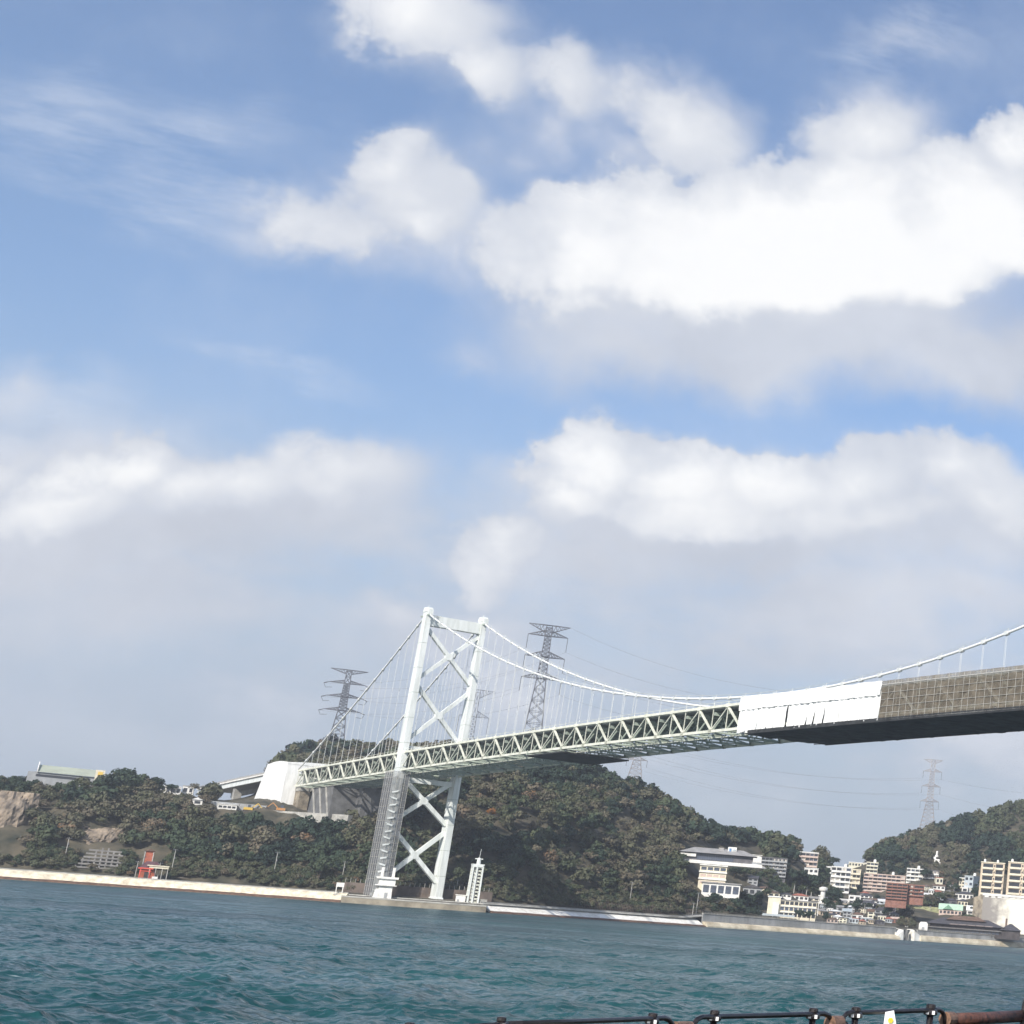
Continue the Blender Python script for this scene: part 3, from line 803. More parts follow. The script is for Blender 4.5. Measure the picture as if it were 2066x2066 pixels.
def ground(px, py, jmin=0):
    """nearest terrain point that shows at photo pixel px,py (first one from the front)"""
    best = None
    d2 = (TPX - px) ** 2 + ((TPY - py) * 1.0) ** 2
    d2 = d2[:, jmin:nJ - 3]
    k = int(np.argmin(d2)); i, j = divmod(k, d2.shape[1]); j += jmin
    # refine along the column
    P0 = TP[i, j]; best = P0
    for jj in (j - 1, j):
        if 0 <= jj < nJ - 1:
            ya, yb_ = TPY[i, jj], TPY[i, jj + 1]
            if min(ya, yb_) <= py <= max(ya, yb_) and abs(ya - yb_) > 1e-6:
                t = (py - ya) / (yb_ - ya); best = TP[i, jj] * (1 - t) + TP[i, jj + 1] * t; break
    # correct the column to px exactly
    q = at(px, py, best[1])
    return np.array([q[0], q[1], best[2]])
def ground_at(px, Y):
    """terrain height at photo column px and distance Y"""
    i = int(np.argmin(np.abs(gx - px))); return float(np.interp(Y, TP[i, :, 1], TP[i, :, 2]))

# ------------------------------------------------------------------ shore: quay walls, revetments, promenade, road
def shore_pts(px0, px1, step=20):
    return [pt(px, Ys(px), 0.0) for px in np.arange(px0, px1 + .1, step)]
def zoff(px): return 2.6 * float(np.clip((px - 1385) / 60, 0, 1))
def sweep(path, prof, jag=0.0, seed=0, close=True, zo=None):
    """prof: list of (inland distance, z); path of world points"""
    m = MB(); n = len(prof); vs = []
    for i, p in enumerate(path):
        d = path[min(i + 1, len(path) - 1)] - path[max(i - 1, 0)]; d = d / np.linalg.norm(d)
        inl = np.array([-d[1], d[0], 0])
        for k, (a, z) in enumerate(prof):
            e = 0
            if jag: e = jag * (fbm(np.array(i * .9 + k * 7.3), np.array(k * 3.1), seed) - .47) * 2
            vs.append(p + inl * (a + e) + np.array([0, 0, z + e * .5 + (zo[i] if zo is not None else 0)]))
    fs = [(i * n + k, (i + 1) * n + k, (i + 1) * n + k + 1, i * n + k + 1) for i in range(len(path) - 1) for k in range(n - 1)]
    if close:
        fs.append(tuple(range(n))); fs.append(tuple((len(path) - 1) * n + k for k in range(n - 1, -1, -1)))
    return m.add(vs, fs)
def wallthing(name, label, cat, px0, px1, parts, step=10):
    pa = shore_pts(px0, px1, step); t = thing(name, label, cat, pa[len(pa) // 2])
    for nm, prof, mt, jag in parts: sweep(pa, prof, jag, hash(nm) % 50).build(nm, mt, t, off=t.location)
    return t
wallthing('stone_revetment', 'long cream stone revetment along the shore left of the bridge tower', 'sea wall', -500, 690, [
    ('rock_toe', [(-3.5, -2), (-2.2, .25), (-.8, .75), (.6, .95), (.9, -2)], weed_rock, .45),
    ('stone_face', [(.55, .2), (.6, .9), (1.6, 2.0), (2.6, 3.1), (3.9, 4.15), (4.5, 4.2), (4.5, 2)], pale_stone, .16),
    ('parapet', [(4.55, 3.5), (4.55, 4.75), (4.95, 4.75), (4.95, 3.5)], concrete, 0)])
qp = wallthing('quay_wall', 'stained concrete quay carrying the foot of the bridge tower', 'quay', 690, 985, [
    ('wall_face', [(-1.5, -2), (-1.5, 2.5), (-1.2, 2.5), (-1.2, -2)], quay_conc, .05),
    ('coping', [(-1.7, 2.5), (-1.7, 3.25), (26, 3.25), (26, 2.5)], concrete, 0)])
wallthing('stone_revetment', 'white stone revetment right of the bridge tower below the wooded hill', 'sea wall', 990, 1420, [
    ('rock_toe', [(-3.2, -2), (-1.8, .2), (-.6, .6), (.6, .8), (.9, -2)], weed_rock, .4),
    ('stone_face', [(.55, .1), (.6, .75), (3.6, 2.4), (7.2, 4.1), (8.0, 4.2), (8.0, 2)], white_conc, .14),
    ('parapet', [(8.05, 3.5), (8.05, 5.0), (8.5, 5.0), (8.5, 3.5)], concrete, 0)])
wallthing('sea_wall', 'grey sea wall above a beige apron in front of the town', 'sea wall', 1424, 1818, [
    ('apron', [(-1.6, -2), (-1.2, .5), (.2, 2.0), (3.3, 2.9), (3.3, -2)], beige_apron, .15),
    ('wall_face', [(3.0, 1.0), (3.4, 7.0), (4.1, 7.0), (4.1, 1.0)], grey_wall, 0),
    ('coping', [(3.1, 7.02), (3.1, 7.4), (4.5, 7.4), (4.5, 7.02)], concrete, 0)])
wallthing('sea_wall', 'streaked beige and grey sea wall before the long dark restaurant', 'sea wall', 1856, 2500, [
    ('apron', [(-1.6, -2), (-1.2, .8), (0, 3.0), (3.0, 3.6), (3.0, -2)], beige_apron, .12),
    ('wall_face', [(2.8, 1.0), (3.1, 6.6), (3.8, 6.6), (3.8, 1.0)], grey_wall, 0),
    ('coping', [(2.8, 6.62), (2.8, 7.0), (4.2, 7.0), (4.2, 6.62)], concrete, 0)])
for a, b, lab in ((1812, 1823, 'white sloping abutment on the left side of the harbour channel'), (1845, 1857, 'white sloping abutment on the right side of the harbour channel')):
    p, q = pt(a, Ys(a) - .5, 0), pt(b, Ys(b) - .5, 0); t = thing('channel_abutment', lab, 'abutment', p)
    d = q - p; inl = np.array([-d[1], d[0], 0]) / np.linalg.norm(d); za, zb2_ = (2.8, 6.2) if a < 1830 else (6.4, 3.4)
    m = MB(); m.hexa([p + np.array([0, 0, -2]), q + np.array([0, 0, -2]), q + inl * 8 + np.array([0, 0, -2]), p + inl * 8 + np.array([0, 0, -2]),
                      p + inl * .8 + np.array([0, 0, za]), q + inl * .8 + np.array([0, 0, zb2_]), q + inl * 8 + np.array([0, 0, 7.1]), p + inl * 8 + np.array([0, 0, 7.1])])
    m.build('concrete_block', white_conc, t, off=t.location)
pa = shore_pts(1818, 1856, 6)
t = thing('culvert_gate', 'grey concrete gate wall closing the harbour channel between its abutments', 'gate', pa[3])
sweep(pa, [(6, -2), (6, 6.2), (7, 6.2), (7, -2)]).build('gate_wall', grey_wall, t, off=t.location)
p = pt(1827, Ys(1827), 0); m = MB(); m.box((p[0] - .8, p[1] + 2, -2), (p[0] + .8, p[1] + 5.5, 6.6)); m.build('gate_pier', dark_conc, t, off=t.location)

pa = shore_pts(-500, 2500, 20); ZO = [zoff(x) for x in np.arange(-500, 2500.1, 20)]
struct('promenade', sweep(pa, [(4.9, 3.6), (4.95, 4.05), (11, 4.12), (11, 3.0)], close=False, zo=ZO), concrete)
struct('coast_road', sweep(pa, [(11.0, 4.13), (19.0, 4.22)], close=False, zo=ZO), asphalt)
m = MB()
for i in range(0, len(pa) - 1, 1):
    d = pa[i + 1] - pa[i]; inl = np.array([-d[1], d[0], 0]) / np.linalg.norm(d)
    for o_ in (11.25, 18.7):
        a = pa[i] + inl * o_; b = pa[i + 1] + inl * o_; w_ = inl * .07; zz = 4.14 + (o_ - 11) * .01125 + ZO[i]; z2 = 4.14 + (o_ - 11) * .01125 + ZO[i + 1]
        m.add([a - w_ + [0, 0, zz + .006], b - w_ + [0, 0, z2 + .006], b + w_ + [0, 0, z2 + .006], a + w_ + [0, 0, zz + .006]], [(0, 1, 2, 3)])
struct('road_marking', m, w_white)
struct('verge', sweep(pa, [(19.0, 4.25), (26, 4.7), (34, 5.2)], .8, 4, close=False, zo=ZO), scrub_mat)

def railing(name, label, px0, px1, inl_d, z0, h, mt, pitch=2.5, rails=2, cat='railing'):
    pa = shore_pts(px0, px1, 10); t = thing(name, label, cat, pa[len(pa) // 2] + np.array([0, 0, z0]))
    q = []
    for i, p in enumerate(pa):
        d = pa[min(i + 1, len(pa) - 1)] - pa[max(i - 1, 0)]; d /= np.linalg.norm(d); q.append(p + np.array([-d[1], d[0], 0]) * inl_d + np.array([0, 0, z0]))
    m = MB()
    for k in range(rails):
        for a, b in zip(q[:-1], q[1:]): m.bar(a + np.array([0, 0, h * (1 - k * .42)]), b + np.array([0, 0, h * (1 - k * .42)]), .09)
    m.build('rail', mt, t, off=t.location)
    m = MB(); L_ = [0]
    for a, b in zip(q[:-1], q[1:]): L_.append(L_[-1] + np.linalg.norm(b - a))
    q = np.array(q)
    for s in np.arange(0, L_[-1], pitch):
        p = np.array([np.interp(s, L_, q[:, k]) for k in range(3)]); m.bar(p, p + np.array([0, 0, h + .05]), .10)
    m.build('baluster_lattice', mt, t, off=t.location)
    return t
railing('guard_rail', 'grey guard rail along the road on the left shore', -300, 680, 11.0, 4.1, .9, grey_galv)
railing('guard_rail', 'grey guard rail along the road below the wooded hill', 995, 1420, 11.0, 4.1, 1.0, grey_galv)
railing('promenade_railing', 'pale railing on the sea wall in front of the cream school-like building', 1425, 1815, 4.6, 6.9, 1.1, pole_mat)
railing('promenade_railing', 'pale railing in front of the long dark restaurant', 1862, 2300, 4.4, 6.8, 1.1, pole_mat, 2.0)

# ------------------------------------------------------------------ placing helpers for things on the far shore
def frame(P, yaw=0):
    th = math.atan2(P[0], P[1]); return -th + math.radians(yaw)
def root_at(name, label, cat, px, py, group=None, yaw=0, jmin=0, dz=0, Y=None):
    P = ground(px, py, jmin) if Y is None else pt(px, Y, at(px, py, Y)[2])
    t = thing(name, label, cat, (P[0], P[1], P[2] + dz), group, frame(P, yaw)); t_m = mpp(P)
    return t, t_m, P
def child(mb, name, m, root, smooth=False): return mb.build(name, m, root, smooth=smooth)
WIN = {}
def window(root, x, z, w, h, m=glass, y=-.06, proto_name='window', frame_m=None):
    key = (round(w, 2), round(h, 2), m.name)
    if key not in WIN:
        b = MB(); b.box((-w / 2, -.05, -h / 2), (w / 2, .02, h / 2)); me = b.mesh('window'); me.materials.append(m); WIN[key] = me
    o = link(proto_name, WIN[key], root); o.location = (x, y, z); return o
def gable(mb, x0, x1, y0, y1, z, h, ov=.5, axis='x'):
    x0 -= ov; x1 += ov; y0 -= ov; y1 += ov
    if axis == 'x':
        ym = (y0 + y1) / 2; mb.add([(x0, y0, z), (x1, y0, z), (x1, y1, z), (x0, y1, z), (x0, ym, z + h), (x1, ym, z + h)], [(0, 1, 5, 4), (2, 3, 4, 5), (0, 4, 3), (1, 2, 5), (0, 3, 2, 1)])
    else:
        xm = (x0 + x1) / 2; mb.add([(x0, y0, z), (x1, y0, z), (x1, y1, z), (x0, y1, z), (xm, y0, z + h), (xm, y1, z + h)], [(0, 1, 4), (2, 3, 5), (1, 2, 5, 4), (3, 0, 4, 5), (0, 3, 2, 1)])
    return mb
def hip(mb, x0, x1, y0, y1, z, h, ov=.6, inset=None):
    x0 -= ov; x1 += ov; y0 -= ov; y1 += ov; ym = (y0 + y1) / 2; i = inset if inset is not None else (y1 - y0) / 2
    i = min(i, (x1 - x0) * .45)
    return mb.add([(x0, y0, z), (x1, y0, z), (x1, y1, z), (x0, y1, z), (x0 + i, ym, z + h), (x1 - i, ym, z + h)], [(0, 1, 5, 4), (2, 3, 4, 5), (3, 0, 4), (1, 2, 5), (0, 3, 2, 1)])

def house(label, x0, x1, yb, yt, wall, roofm, roof='hip', storeys=2, nwin=3, yaw=0, depth=None, cat='house', name='house', rf=.32, gl=None, group=None, axis='x', win=True, jmin=0, Y=None, wh=.5):
    t, k, P = root_at(name, label, cat, (x0 + x1) / 2, yb, group, yaw, jmin, Y=Y)
    w = (x1 - x0) * k; h = (yb - yt) * k; d = depth or max(6.0, min(w * .75, 12))
    rh = h * rf if roof != 'flat' else 0; wh_ = h - rh
    m = MB(); m.box((-w / 2, 0, -4), (w / 2, d, wh_)); child(m, 'wall', wall, t)
    m = MB()
    if roof == 'gable': gable(m, -w / 2, w / 2, 0, d, wh_ + .02, rh, .6, axis)
    elif roof == 'hip': hip(m, -w / 2, w / 2, 0, d, wh_ + .02, rh)
    elif roof == 'shed':
        m.hexa([(-w / 2 - .5, -.8, wh_ + .02), (w / 2 + .5, -.8, wh_ + .02), (w / 2 + .5, d + .3, wh_ + rh), (-w / 2 - .5, d + .3, wh_ + rh),
                (-w / 2 - .5, -.8, wh_ + .32), (w / 2 + .5, -.8, wh_ + .32), (w / 2 + .5, d + .3, wh_ + rh + .3), (-w / 2 - .5, d + .3, wh_ + rh + .3)])
    else: m.box((-w / 2 - .25, -.25, wh_ + .02), (w / 2 + .25, d + .25, wh_ + .45))
    child(m, 'roof', roofm, t)
    if win:
        fh = wh_ / storeys
        for s in range(storeys):
            for i in range(nwin):
                x = -w / 2 + w * (i + .5) / nwin; ww = w / nwin * (.5 + .22 * rng.random()); hh = fh * wh
                window(t, x, fh * (s + .52), ww, hh, gl or glass)
    if storeys > 1 and roof != 'flat' and w > 7:
        m = MB(); m.box((-w / 2 - .4, -1.1, wh_ / storeys - .1), (w / 2 + .4, -.02, wh_ / storeys + .12)); child(m, 'eave', roofm, t)
    return t
curtain_m = mat('pale_curtain', (.46, .43, .38), .7, .15, .8)
def apartment(label, x0, x1, yb, yt, wall, storeys, bays, yaw=0, depth=11, style='balcony', gl=None, jmin=0, Y=None, side=True, balm=None, name='apartment_block', tank=True):
    t, k, P = root_at(name, label, 'apartment block', (x0 + x1) / 2, yb, 'apartment blocks of the valley town', yaw, jmin, Y=Y)
    w = (x1 - x0) * k; h = (yb - yt) * k; fh = h / storeys
    m = MB(); m.box((-w / 2, 0, -6), (w / 2, depth, h)); child(m, 'wall', wall, t)
    m = MB(); m.box((-w / 2 - .2, -.3, h + .003), (w / 2 + .2, depth + .2, h + .6)); child(m, 'roof_parapet', wall, t)
    for s in range(storeys):
        for i in range(bays):
            x = -w / 2 + w * (i + .5) / bays
            g_ = gl or [glass, glass, glass_b, curtain_m][int(rng.integers(0, 4))]
            if style == 'balcony': window(t, x + w / bays * rng.uniform(-.06, .06), fh * (s + .58), w / bays * (.82 if g_ is not curtain_m else .45), fh * .62, g_)
            else: window(t, x, fh * (s + .55), w / bays * .58, fh * .48, g_)
        if style == 'balcony':
            m = MB(); m.box((-w / 2 + .05, -1.4, fh * s - .1), (w / 2 - .05, -.07, fh * s + .08)); m.box((-w / 2 + .05, -1.4, fh * s + .083), (w / 2 - .05, -1.27, fh * s + fh * .36))
            for i in range(bays + 1):
                x = -w / 2 + .12 + (w - .24) * i / bays; m.box((x - .09, -1.262, fh * s + .083), (x + .09, -.07, fh * (s + 1) - .11))
            child(m, 'balcony', balm or wall, t)
    if tank:
        m = MB(); m.lathe((w * .2, depth / 2, h + .6), [(1.1, 0), (1.2, .3), (1.2, 2.0), (.5, 2.5)], 10); child(m, 'water_tank', w_white, t)
    return t

def pl(t, px, py, y=0.0):
    """photo pixel -> (x, z) on the vertical plane local-y = y of thing t"""
    a = t.rotation_euler[2]; o = np.array(t.location); ny = np.array([-math.sin(a), math.cos(a), 0]); nx = np.array([math.cos(a), math.sin(a), 0])
    d = ray(px, py); s = ((o - CAM) @ ny + y) / (d @ ny); p = CAM + d * s - o
    return float(p @ nx), float(p[2])
def R4(x, y): return 1340 + .19669 * x, 1600 + .19669 * y
def R5(x, y): return 1686 + .19669 * x, 1580 + .19669 * y

# ================================================================== TOWN ON THE RIGHT
# the large seaside hall under a long grey roof
t, k, P = root_at('seaside_hall', 'large stepped seaside hall under a long grey roof with a blue and white roof sign', 'hotel', 1440, 1812)
def fb(t, c0, c1, y0, y1, mb=None):      # box whose front is the photo rectangle c0..c1 (bottom-left, top-right)
    mb = mb or MB(); (xa, za), (xb, zb_) = pl(t, *c0, y0), pl(t, *c1, y0); mb.box((min(xa, xb), y0, min(za, zb_)), (max(xa, xb), y1, max(za, zb_))); return mb
x0, zr0 = pl(t, 1399, 1741); x1, _ = pl(t, 1537, 1751); z_slab = pl(t, 1399, 1741)[1]; z_win = z_slab + 2.0; z_eave = z_win + 4.6; z_ridge = z_eave + 4.8
xL = pl(t, 1371, 1738)[0]
m = MB(); m.box((xL + 2, .5, z_win - .6), (x1 - 6, 17, z_eave)); child(m, 'wall', w_dgrey, t)
m = MB(); m.box((xL, -1.2, z_slab), (x1, 18, z_slab + 2.0)); child(m, 'floor_slab', w_white, t)
m = MB(); m.box((xL, -1.1, z_eave - 2.6), (xL + 9.5, .45, z_eave - .9)); child(m, 'corner_band', w_white, t)
m = MB(); hip(m, xL - .5, x1 - 4, -1.6, 18.4, z_eave + .02, 3.6, .6, 9); child(m, 'roof', roof_grey, t)
n = 16
for i in range(n):
    x = xL + 10 + (x1 - 18 - xL - 10) * (i + .5) / n; window(t, x, (z_win + z_eave) / 2, (x1 - xL - 28) / n * .86, 3.6, glass_b, .42)
m = fb(t, (1516, 1750), (1536, 1741), -1.0, .6); child(m, 'end_panel', w_grey, t)
m = fb(t, (1450, 1716), (1461, 1711), 6, 10); child(m, 'roof_box', roof_grey, t)
m = fb(t, (1468, 1720), (1487, 1710), 5, 5.6); sg = child(m, 'roof_sign', w_white, t)
m = fb(t, (1471, 1718), (1476, 1712), 4.7, 4.95); child(m, 'emblem', sign_blue, sg)
m = fb(t, (1478, 1717), (1485, 1714), 4.8, 4.95); child(m, 'emblem', w_blue, sg)
# cream middle block
xa, za = pl(t, 1408, 1784); xb, zb2 = pl(t, 1468, 1744)
xa2 = pl(t, 1402, 1750)[0]
m = MB(); m.box((xa, 0, za - 6), (xb, 16, z_slab - .003)); child(m, 'middle_block', w_cream, t)
m = MB()
for i in range(3):
    zz = za + (z_slab - za) * (i + 1) / 3.0
    m.box((xa - .4, -.9, zz - .9), (xb + .4, -.003, zz - .1))
child(m, 'balcony', w_white, t)
for s in range(3):
    for i in range(4):
        x = xa + (xb - xa) * (i + .62) / 4.2; window(t, x, za + (z_slab - za) * (s + .36) / 3, (xb - xa) / 5.2, 1.9 if s == 2 else 1.5, glass_b if s == 2 else w_pink)
# lower wing
xa, za = pl(t, 1414, 1808, -5); xb, zt = pl(t, 1494, 1786, -5)
m = MB(); m.box((xa, -5, za), (xb, 8, zt)); child(m, 'lower_wing', w_white, t)
m = MB(); m.box((xa - .8, -5.8, zt + .003), (xb + .8, 8, zt + .7)); child(m, 'wing_roof', roof_grey, t)
for i in range(5): window(t, xa + (xb - xa) * (i + .55) / 5.1, (za * .42 + zt * .58), (xb - xa) / 6.6, (zt - za) * .55, glass_b, -5.06)
m = MB()
for i in range(5): x = xb - 9 + i * 2.1; m.box((x - .22, -4.6, za - 5), (x + .22, -4.1, za - .003))
m.box((xb - 14, -2, za - 6), (xb - .3, 7, za - .004)); child(m, 'undercroft', w_white, t)

# dark apartment block behind it
apartment('dark five storey apartment block behind the grey roofed hall', *[R4(982, 0)[0], R4(1242, 0)[0]], R4(0, 850)[1] + 1, R4(0, 662)[1] + 2, w_dgrey, 5, 7, 0, 10, balm=w_grey, tank=False)
t, k, P = root_at('stair_tower', 'small white stair tower with slanted top beside the dark apartment block', 'tower', 1524, 1742); m = MB(); m.add([(-5, 0, -5), (4, 0, -5), (4, 4, -5), (-5, 4, -5), (-5, 0, 5.6), (4, 0, 5.0), (4, 4, 5.0), (-5, 4, 5.6)], [(0, 3, 2, 1), (4, 5, 6, 7), (0, 1, 5, 4), (1, 2, 6, 5), (2, 3, 7, 6), (3, 0, 4, 7)]); child(m, 'wall', w_white, t)
m = MB(); m.box((-5.3, -.3, 5.65), (4.3, 4.3, 6)); child(m, 'roof', w_white, t)
# terraced white and brown house high on the slope
apartment('white and brown terraced building high on the wooded slope with long windows', 1606, 1648, 1749, 1721, w_white, 3, 5, 0, 9, balm=w_pink, tank=False)
house('white two storey house with flat roof below the terraced building', 1621, 1649, 1772, 1753, w_white, roof_white, 'flat', 2, 3)
apartment('white apartment block with rows of arched balconies beside the pale yellow block', 1673, 1712, 1801, 1751, w_white, 5, 4, 0, 12)
apartment('cream four storey apartment wing joined behind the white arched balconies', 1709, 1733, 1793, 1756, w_cream, 4, 3, 0, 9, tank=False)
house('white block house with roof terrace left of the arched balcony block', 1655, 1676, 1764, 1749, w_white, roof_white, 'flat', 2, 2)
house('grey house with dark shed roof between the hall and the palms', 1508, 1528, 1784, 1767, w_grey, tile_dark, 'shed', 2, 2)
house('brown gabled house with a white gable end among the trees', 1498, 1535, 1807, 1785, w_grey, tile_dark, 'gable', 1, 3, axis='y')
house('low brown roofed house beside the white gable', 1538, 1572, 1809, 1798, w_cream, tile_brown, 'hip', 1, 3)
house('low tile roofed house with pale gable window', 1569, 1596, 1811, 1801, w_white, tile_dark, 'hip', 1, 3)
house('white house with a red roof in front of the palms', 1594, 1630, 1817, 1803, w_white, roof_red, 'hip', 1, 4)
# cream school-like building
t, k, P = root_at('school_building', 'cream and white two storey school-like building with a blue awning on the sea front', 'school', 1580, 1852)
print('school z', t.location[:]); xa, za = pl(t, 1546, 1849); xb, zt = pl(t, 1576, 1811); m = MB(); m.box((xa, 0, -4), (xb, 12, zt)); child(m, 'blank_wing', w_cream, t)
m = MB(); m.box((xa - .5, -.5, zt + .003), (xb + .5, 12.5, zt + .6)); child(m, 'wing_roof', roof_white, t)
xc, zc_ = pl(t, 1557, 1845, -1.5); xd, zd = pl(t, 1572, 1822, -1.5); m = MB(); m.box((xc, -1.5, -3), (xd, -.003, zd)); child(m, 'porch_block', w_white, t)
xb2, _ = pl(t, 1645, 1852); zt2 = zt - 1.5
m = MB(); m.box((xb + .003, 1.0, -4), (xb2, 13, zt2)); child(m, 'wall', w_cream, t)
m = MB(); m.box((xb + .003, .5, zt2 + .003), (xb2 + .5, 13.5, zt2 + .5)); child(m, 'roof', roof_grey, t)
for s in range(3):
    for i in range(8):
        window(t, xb + (xb2 - xb) * (i + .5) / 8, zt2 * (s + .58) / 3.0, (xb2 - xb) / 8 * .78, zt2 / 3 * .56, glass if s != 1 else glass_b, .94)
m = MB()
for s in range(1, 3): m.box((xb + .01, .4, zt2 * s / 3 - .2), (xb2 + .2, .9, zt2 * s / 3 + .2))
child(m, 'window_ledge', w_white, t)
xe, ze = pl(t, 1537, 1845, -5); xf, _ = pl(t, 1603, 1850, -5)
m = MB(); m.hexa([(xe, -5, ze - .5), (xf, -5, ze - .5), (xf, -1.6, ze), (xe, -1.6, ze), (xe, -5, ze + .4), (xf, -5, ze + .4), (xf, -1.6, ze + .9), (xe, -1.6, ze + .9)]); child(m, 'awning', w_blue, t)
m = MB()
for i in range(7): x = xe + .3 + (xf - xe - .6) * i / 6; m.box((x - .1, -4.8, -4), (x + .1, -4.6, ze - .51))
child(m, 'awning_post_row', w_white, t)

# yellow, pink, brick and beige blocks
apartment('pale yellow four storey apartment block on the ridge', 1746, 1769, 1769, 1741, w_yellow, 4, 3, 0, 9)
house('low pale yellow building running left from the ridge block', 1712, 1748, 1749, 1741, w_yellow, roof_white, 'flat', 1, 6)
apartment('pink five storey apartment block with long balconies', 1740, 1823, 1801, 1767, w_pink, 5, 9, 0, 11)
apartment('red brick apartment block with protruding balconies on the left', 1787, 1829, 1814, 1784, w_brick, 5, 4, 0, 9, Y=1440 - shift(1820), tank=False, gl=glass)
apartment('lower red brick wing with recessed balconies on the right', 1823, 1863, 1808, 1787, w_brick, 3, 4, 0, 9, Y=1445 - shift(1820), tank=False)
apartment('white stepped apartment house above the red brick block', 1828, 1861, 1777, 1754, w_white, 3, 4, 0, 9)
apartment('dark flat roofed block attached right of the white stepped house', 1861, 1893, 1773, 1757, w_dgrey, 2, 4, 0, 9, balm=w_white, tank=False)
t = apartment('grey blue office block with a white parapet beside the beige flats', 1943, 1962, 1800, 1769, w_blue, 3, 2, -22, 16, 'windows')
house('cream annexe left of the grey blue office block', 1934, 1945, 1792, 1772, w_cream, roof_white, 'flat', 3, 2)
house('small white garage block in front of the grey blue office', 1940, 1952, 1801, 1791, w_white, roof_white, 'flat', 1, 1)
house('white two storey house with a dark tiled roof below the office block', 1926, 1963, 1815, 1799, w_white, tile_dark, 'hip', 1, 5)
house('cream flat fronted house directly under the dark tiled house', 1932, 1952, 1828, 1814, w_cream, tile_dark, 'hip', 1, 3)
house('dark roofed house with a long white dormer half hidden by trees', 1904, 1930, 1826, 1812, w_dgrey, tile_dark, 'hip', 1, 2)
house('brown roofed house with white side wall on the slope', 1882, 1906, 1795, 1784, w_white, tile_brown, 'gable', 1, 3)
house('white roofed house cut into the brown bank', 1857, 1873, 1814, 1802, w_pink, roof_white, 'shed', 1, 2)
house('little white house with pale dome roof near the bank', 1873, 1884, 1803, 1793, w_white, roof_white, 'hip', 1, 2)
house('cream gabled house at the end of the brick block', 1815, 1841, 1821, 1806, w_cream, roof_white, 'gable', 1, 3, axis='y')
t = house('house with a mint green roof and green dormer gable', 1894, 1940, 1846, 1824, w_pink, roof_green, 'gable', 1, 6, depth=13, rf=.55)
m = MB(); gable(m, -5.5, 1.5, -1.2, 4, 4.1, 3.4, .2, 'y'); child(m, 'dormer', mat('green_trim', (.16, .30, .20), .6, .1, .5), t)
house('small house with a bright white gable roof beside the mint green roof', 1950, 1977, 1846, 1828, w_white, roof_white, 'gable', 1, 2, rf=.55)
# lower cluster of small houses along the sea front
rows = [
 ('white walled house with dark hip roof under the pink block', 1735, 1760, 1817, 1803, w_white, tile_dark, 'hip', 2, 3),
 ('flat white house with open roof frame left of the dark hip roof', 1711, 1735, 1824, 1808, w_white, roof_white, 'flat', 2, 2),
 ('small bright white cube house at the left of the terraces', 1694, 1711, 1824, 1815, w_white, roof_white, 'flat', 1, 2),
 ('long house with a bright white roof band and blue wall', 1764, 1812, 1830, 1815, w_blue, roof_white, 'shed', 2, 5),
 ('house with a white balcony under dark eaves', 1741, 1762, 1832, 1818, w_white, tile_dark, 'shed', 2, 2),
 ('grey house with a blue tin roof near the sea wall', 1700, 1716, 1851, 1834, w_grey, w_blue, 'shed', 2, 2),
 ('old brown house with low white walls at the sea wall', 1717, 1740, 1856, 1841, w_white, tile_brown, 'hip', 1, 2),
 ('narrow yellow house between dark roofs', 1750, 1762, 1852, 1834, w_yellow, tile_brown, 'gable', 2, 1),
 ('tall grey house with dark slate roofs in two steps', 1764, 1788, 1850, 1830, w_grey, tile_dark, 'hip', 2, 2),
 ('dark timber house with wide eaves on the sea front', 1764, 1784, 1865, 1855, w_dgrey, tile_dark, 'hip', 1, 3),
 ('pink roofed brown shop by the sea wall corner', 1797, 1812, 1862, 1850, w_brick, w_pink, 'gable', 1, 2),
 ('white kiosk beside the channel abutment', 1826, 1832, 1870, 1863, w_white, roof_white, 'hip', 1, 1),
 ('pale grey house with a ridge roof behind the street lamp', 1666, 1700, 1838, 1826, w_grey, roof_grey, 'gable', 1, 3),
 ('white domed shelter on the sea front', 1680, 1698, 1858, 1846, w_white, roof_white, 'hip', 1, 2),
 ('greenish tin roofed house behind the white domed shelter', 1704, 1722, 1862, 1852, w_grey, w_blue, 'gable', 1, 2),
 ('low brown shop under a wide tiled roof near the lamp', 1668, 1690, 1862, 1851, w_pink, tile_brown, 'hip', 1, 3),
 ('white house with twin windows above the domed shelter', 1694, 1706, 1827, 1816, w_white, roof_grey, 'gable', 1, 2),
 ('dark roofed double house over the bank', 1787, 1806, 1842, 1829, w_dgrey, tile_dark, 'hip', 1, 3),
 ('cream house with a grey gable between the red roof and the lamp', 1630, 1652, 1822, 1809, w_cream, roof_grey, 'gable', 2, 2),
]
for r_ in rows: house(*r_[:8], storeys=r_[8], nwin=r_[9], group='small houses crowded in the valley')

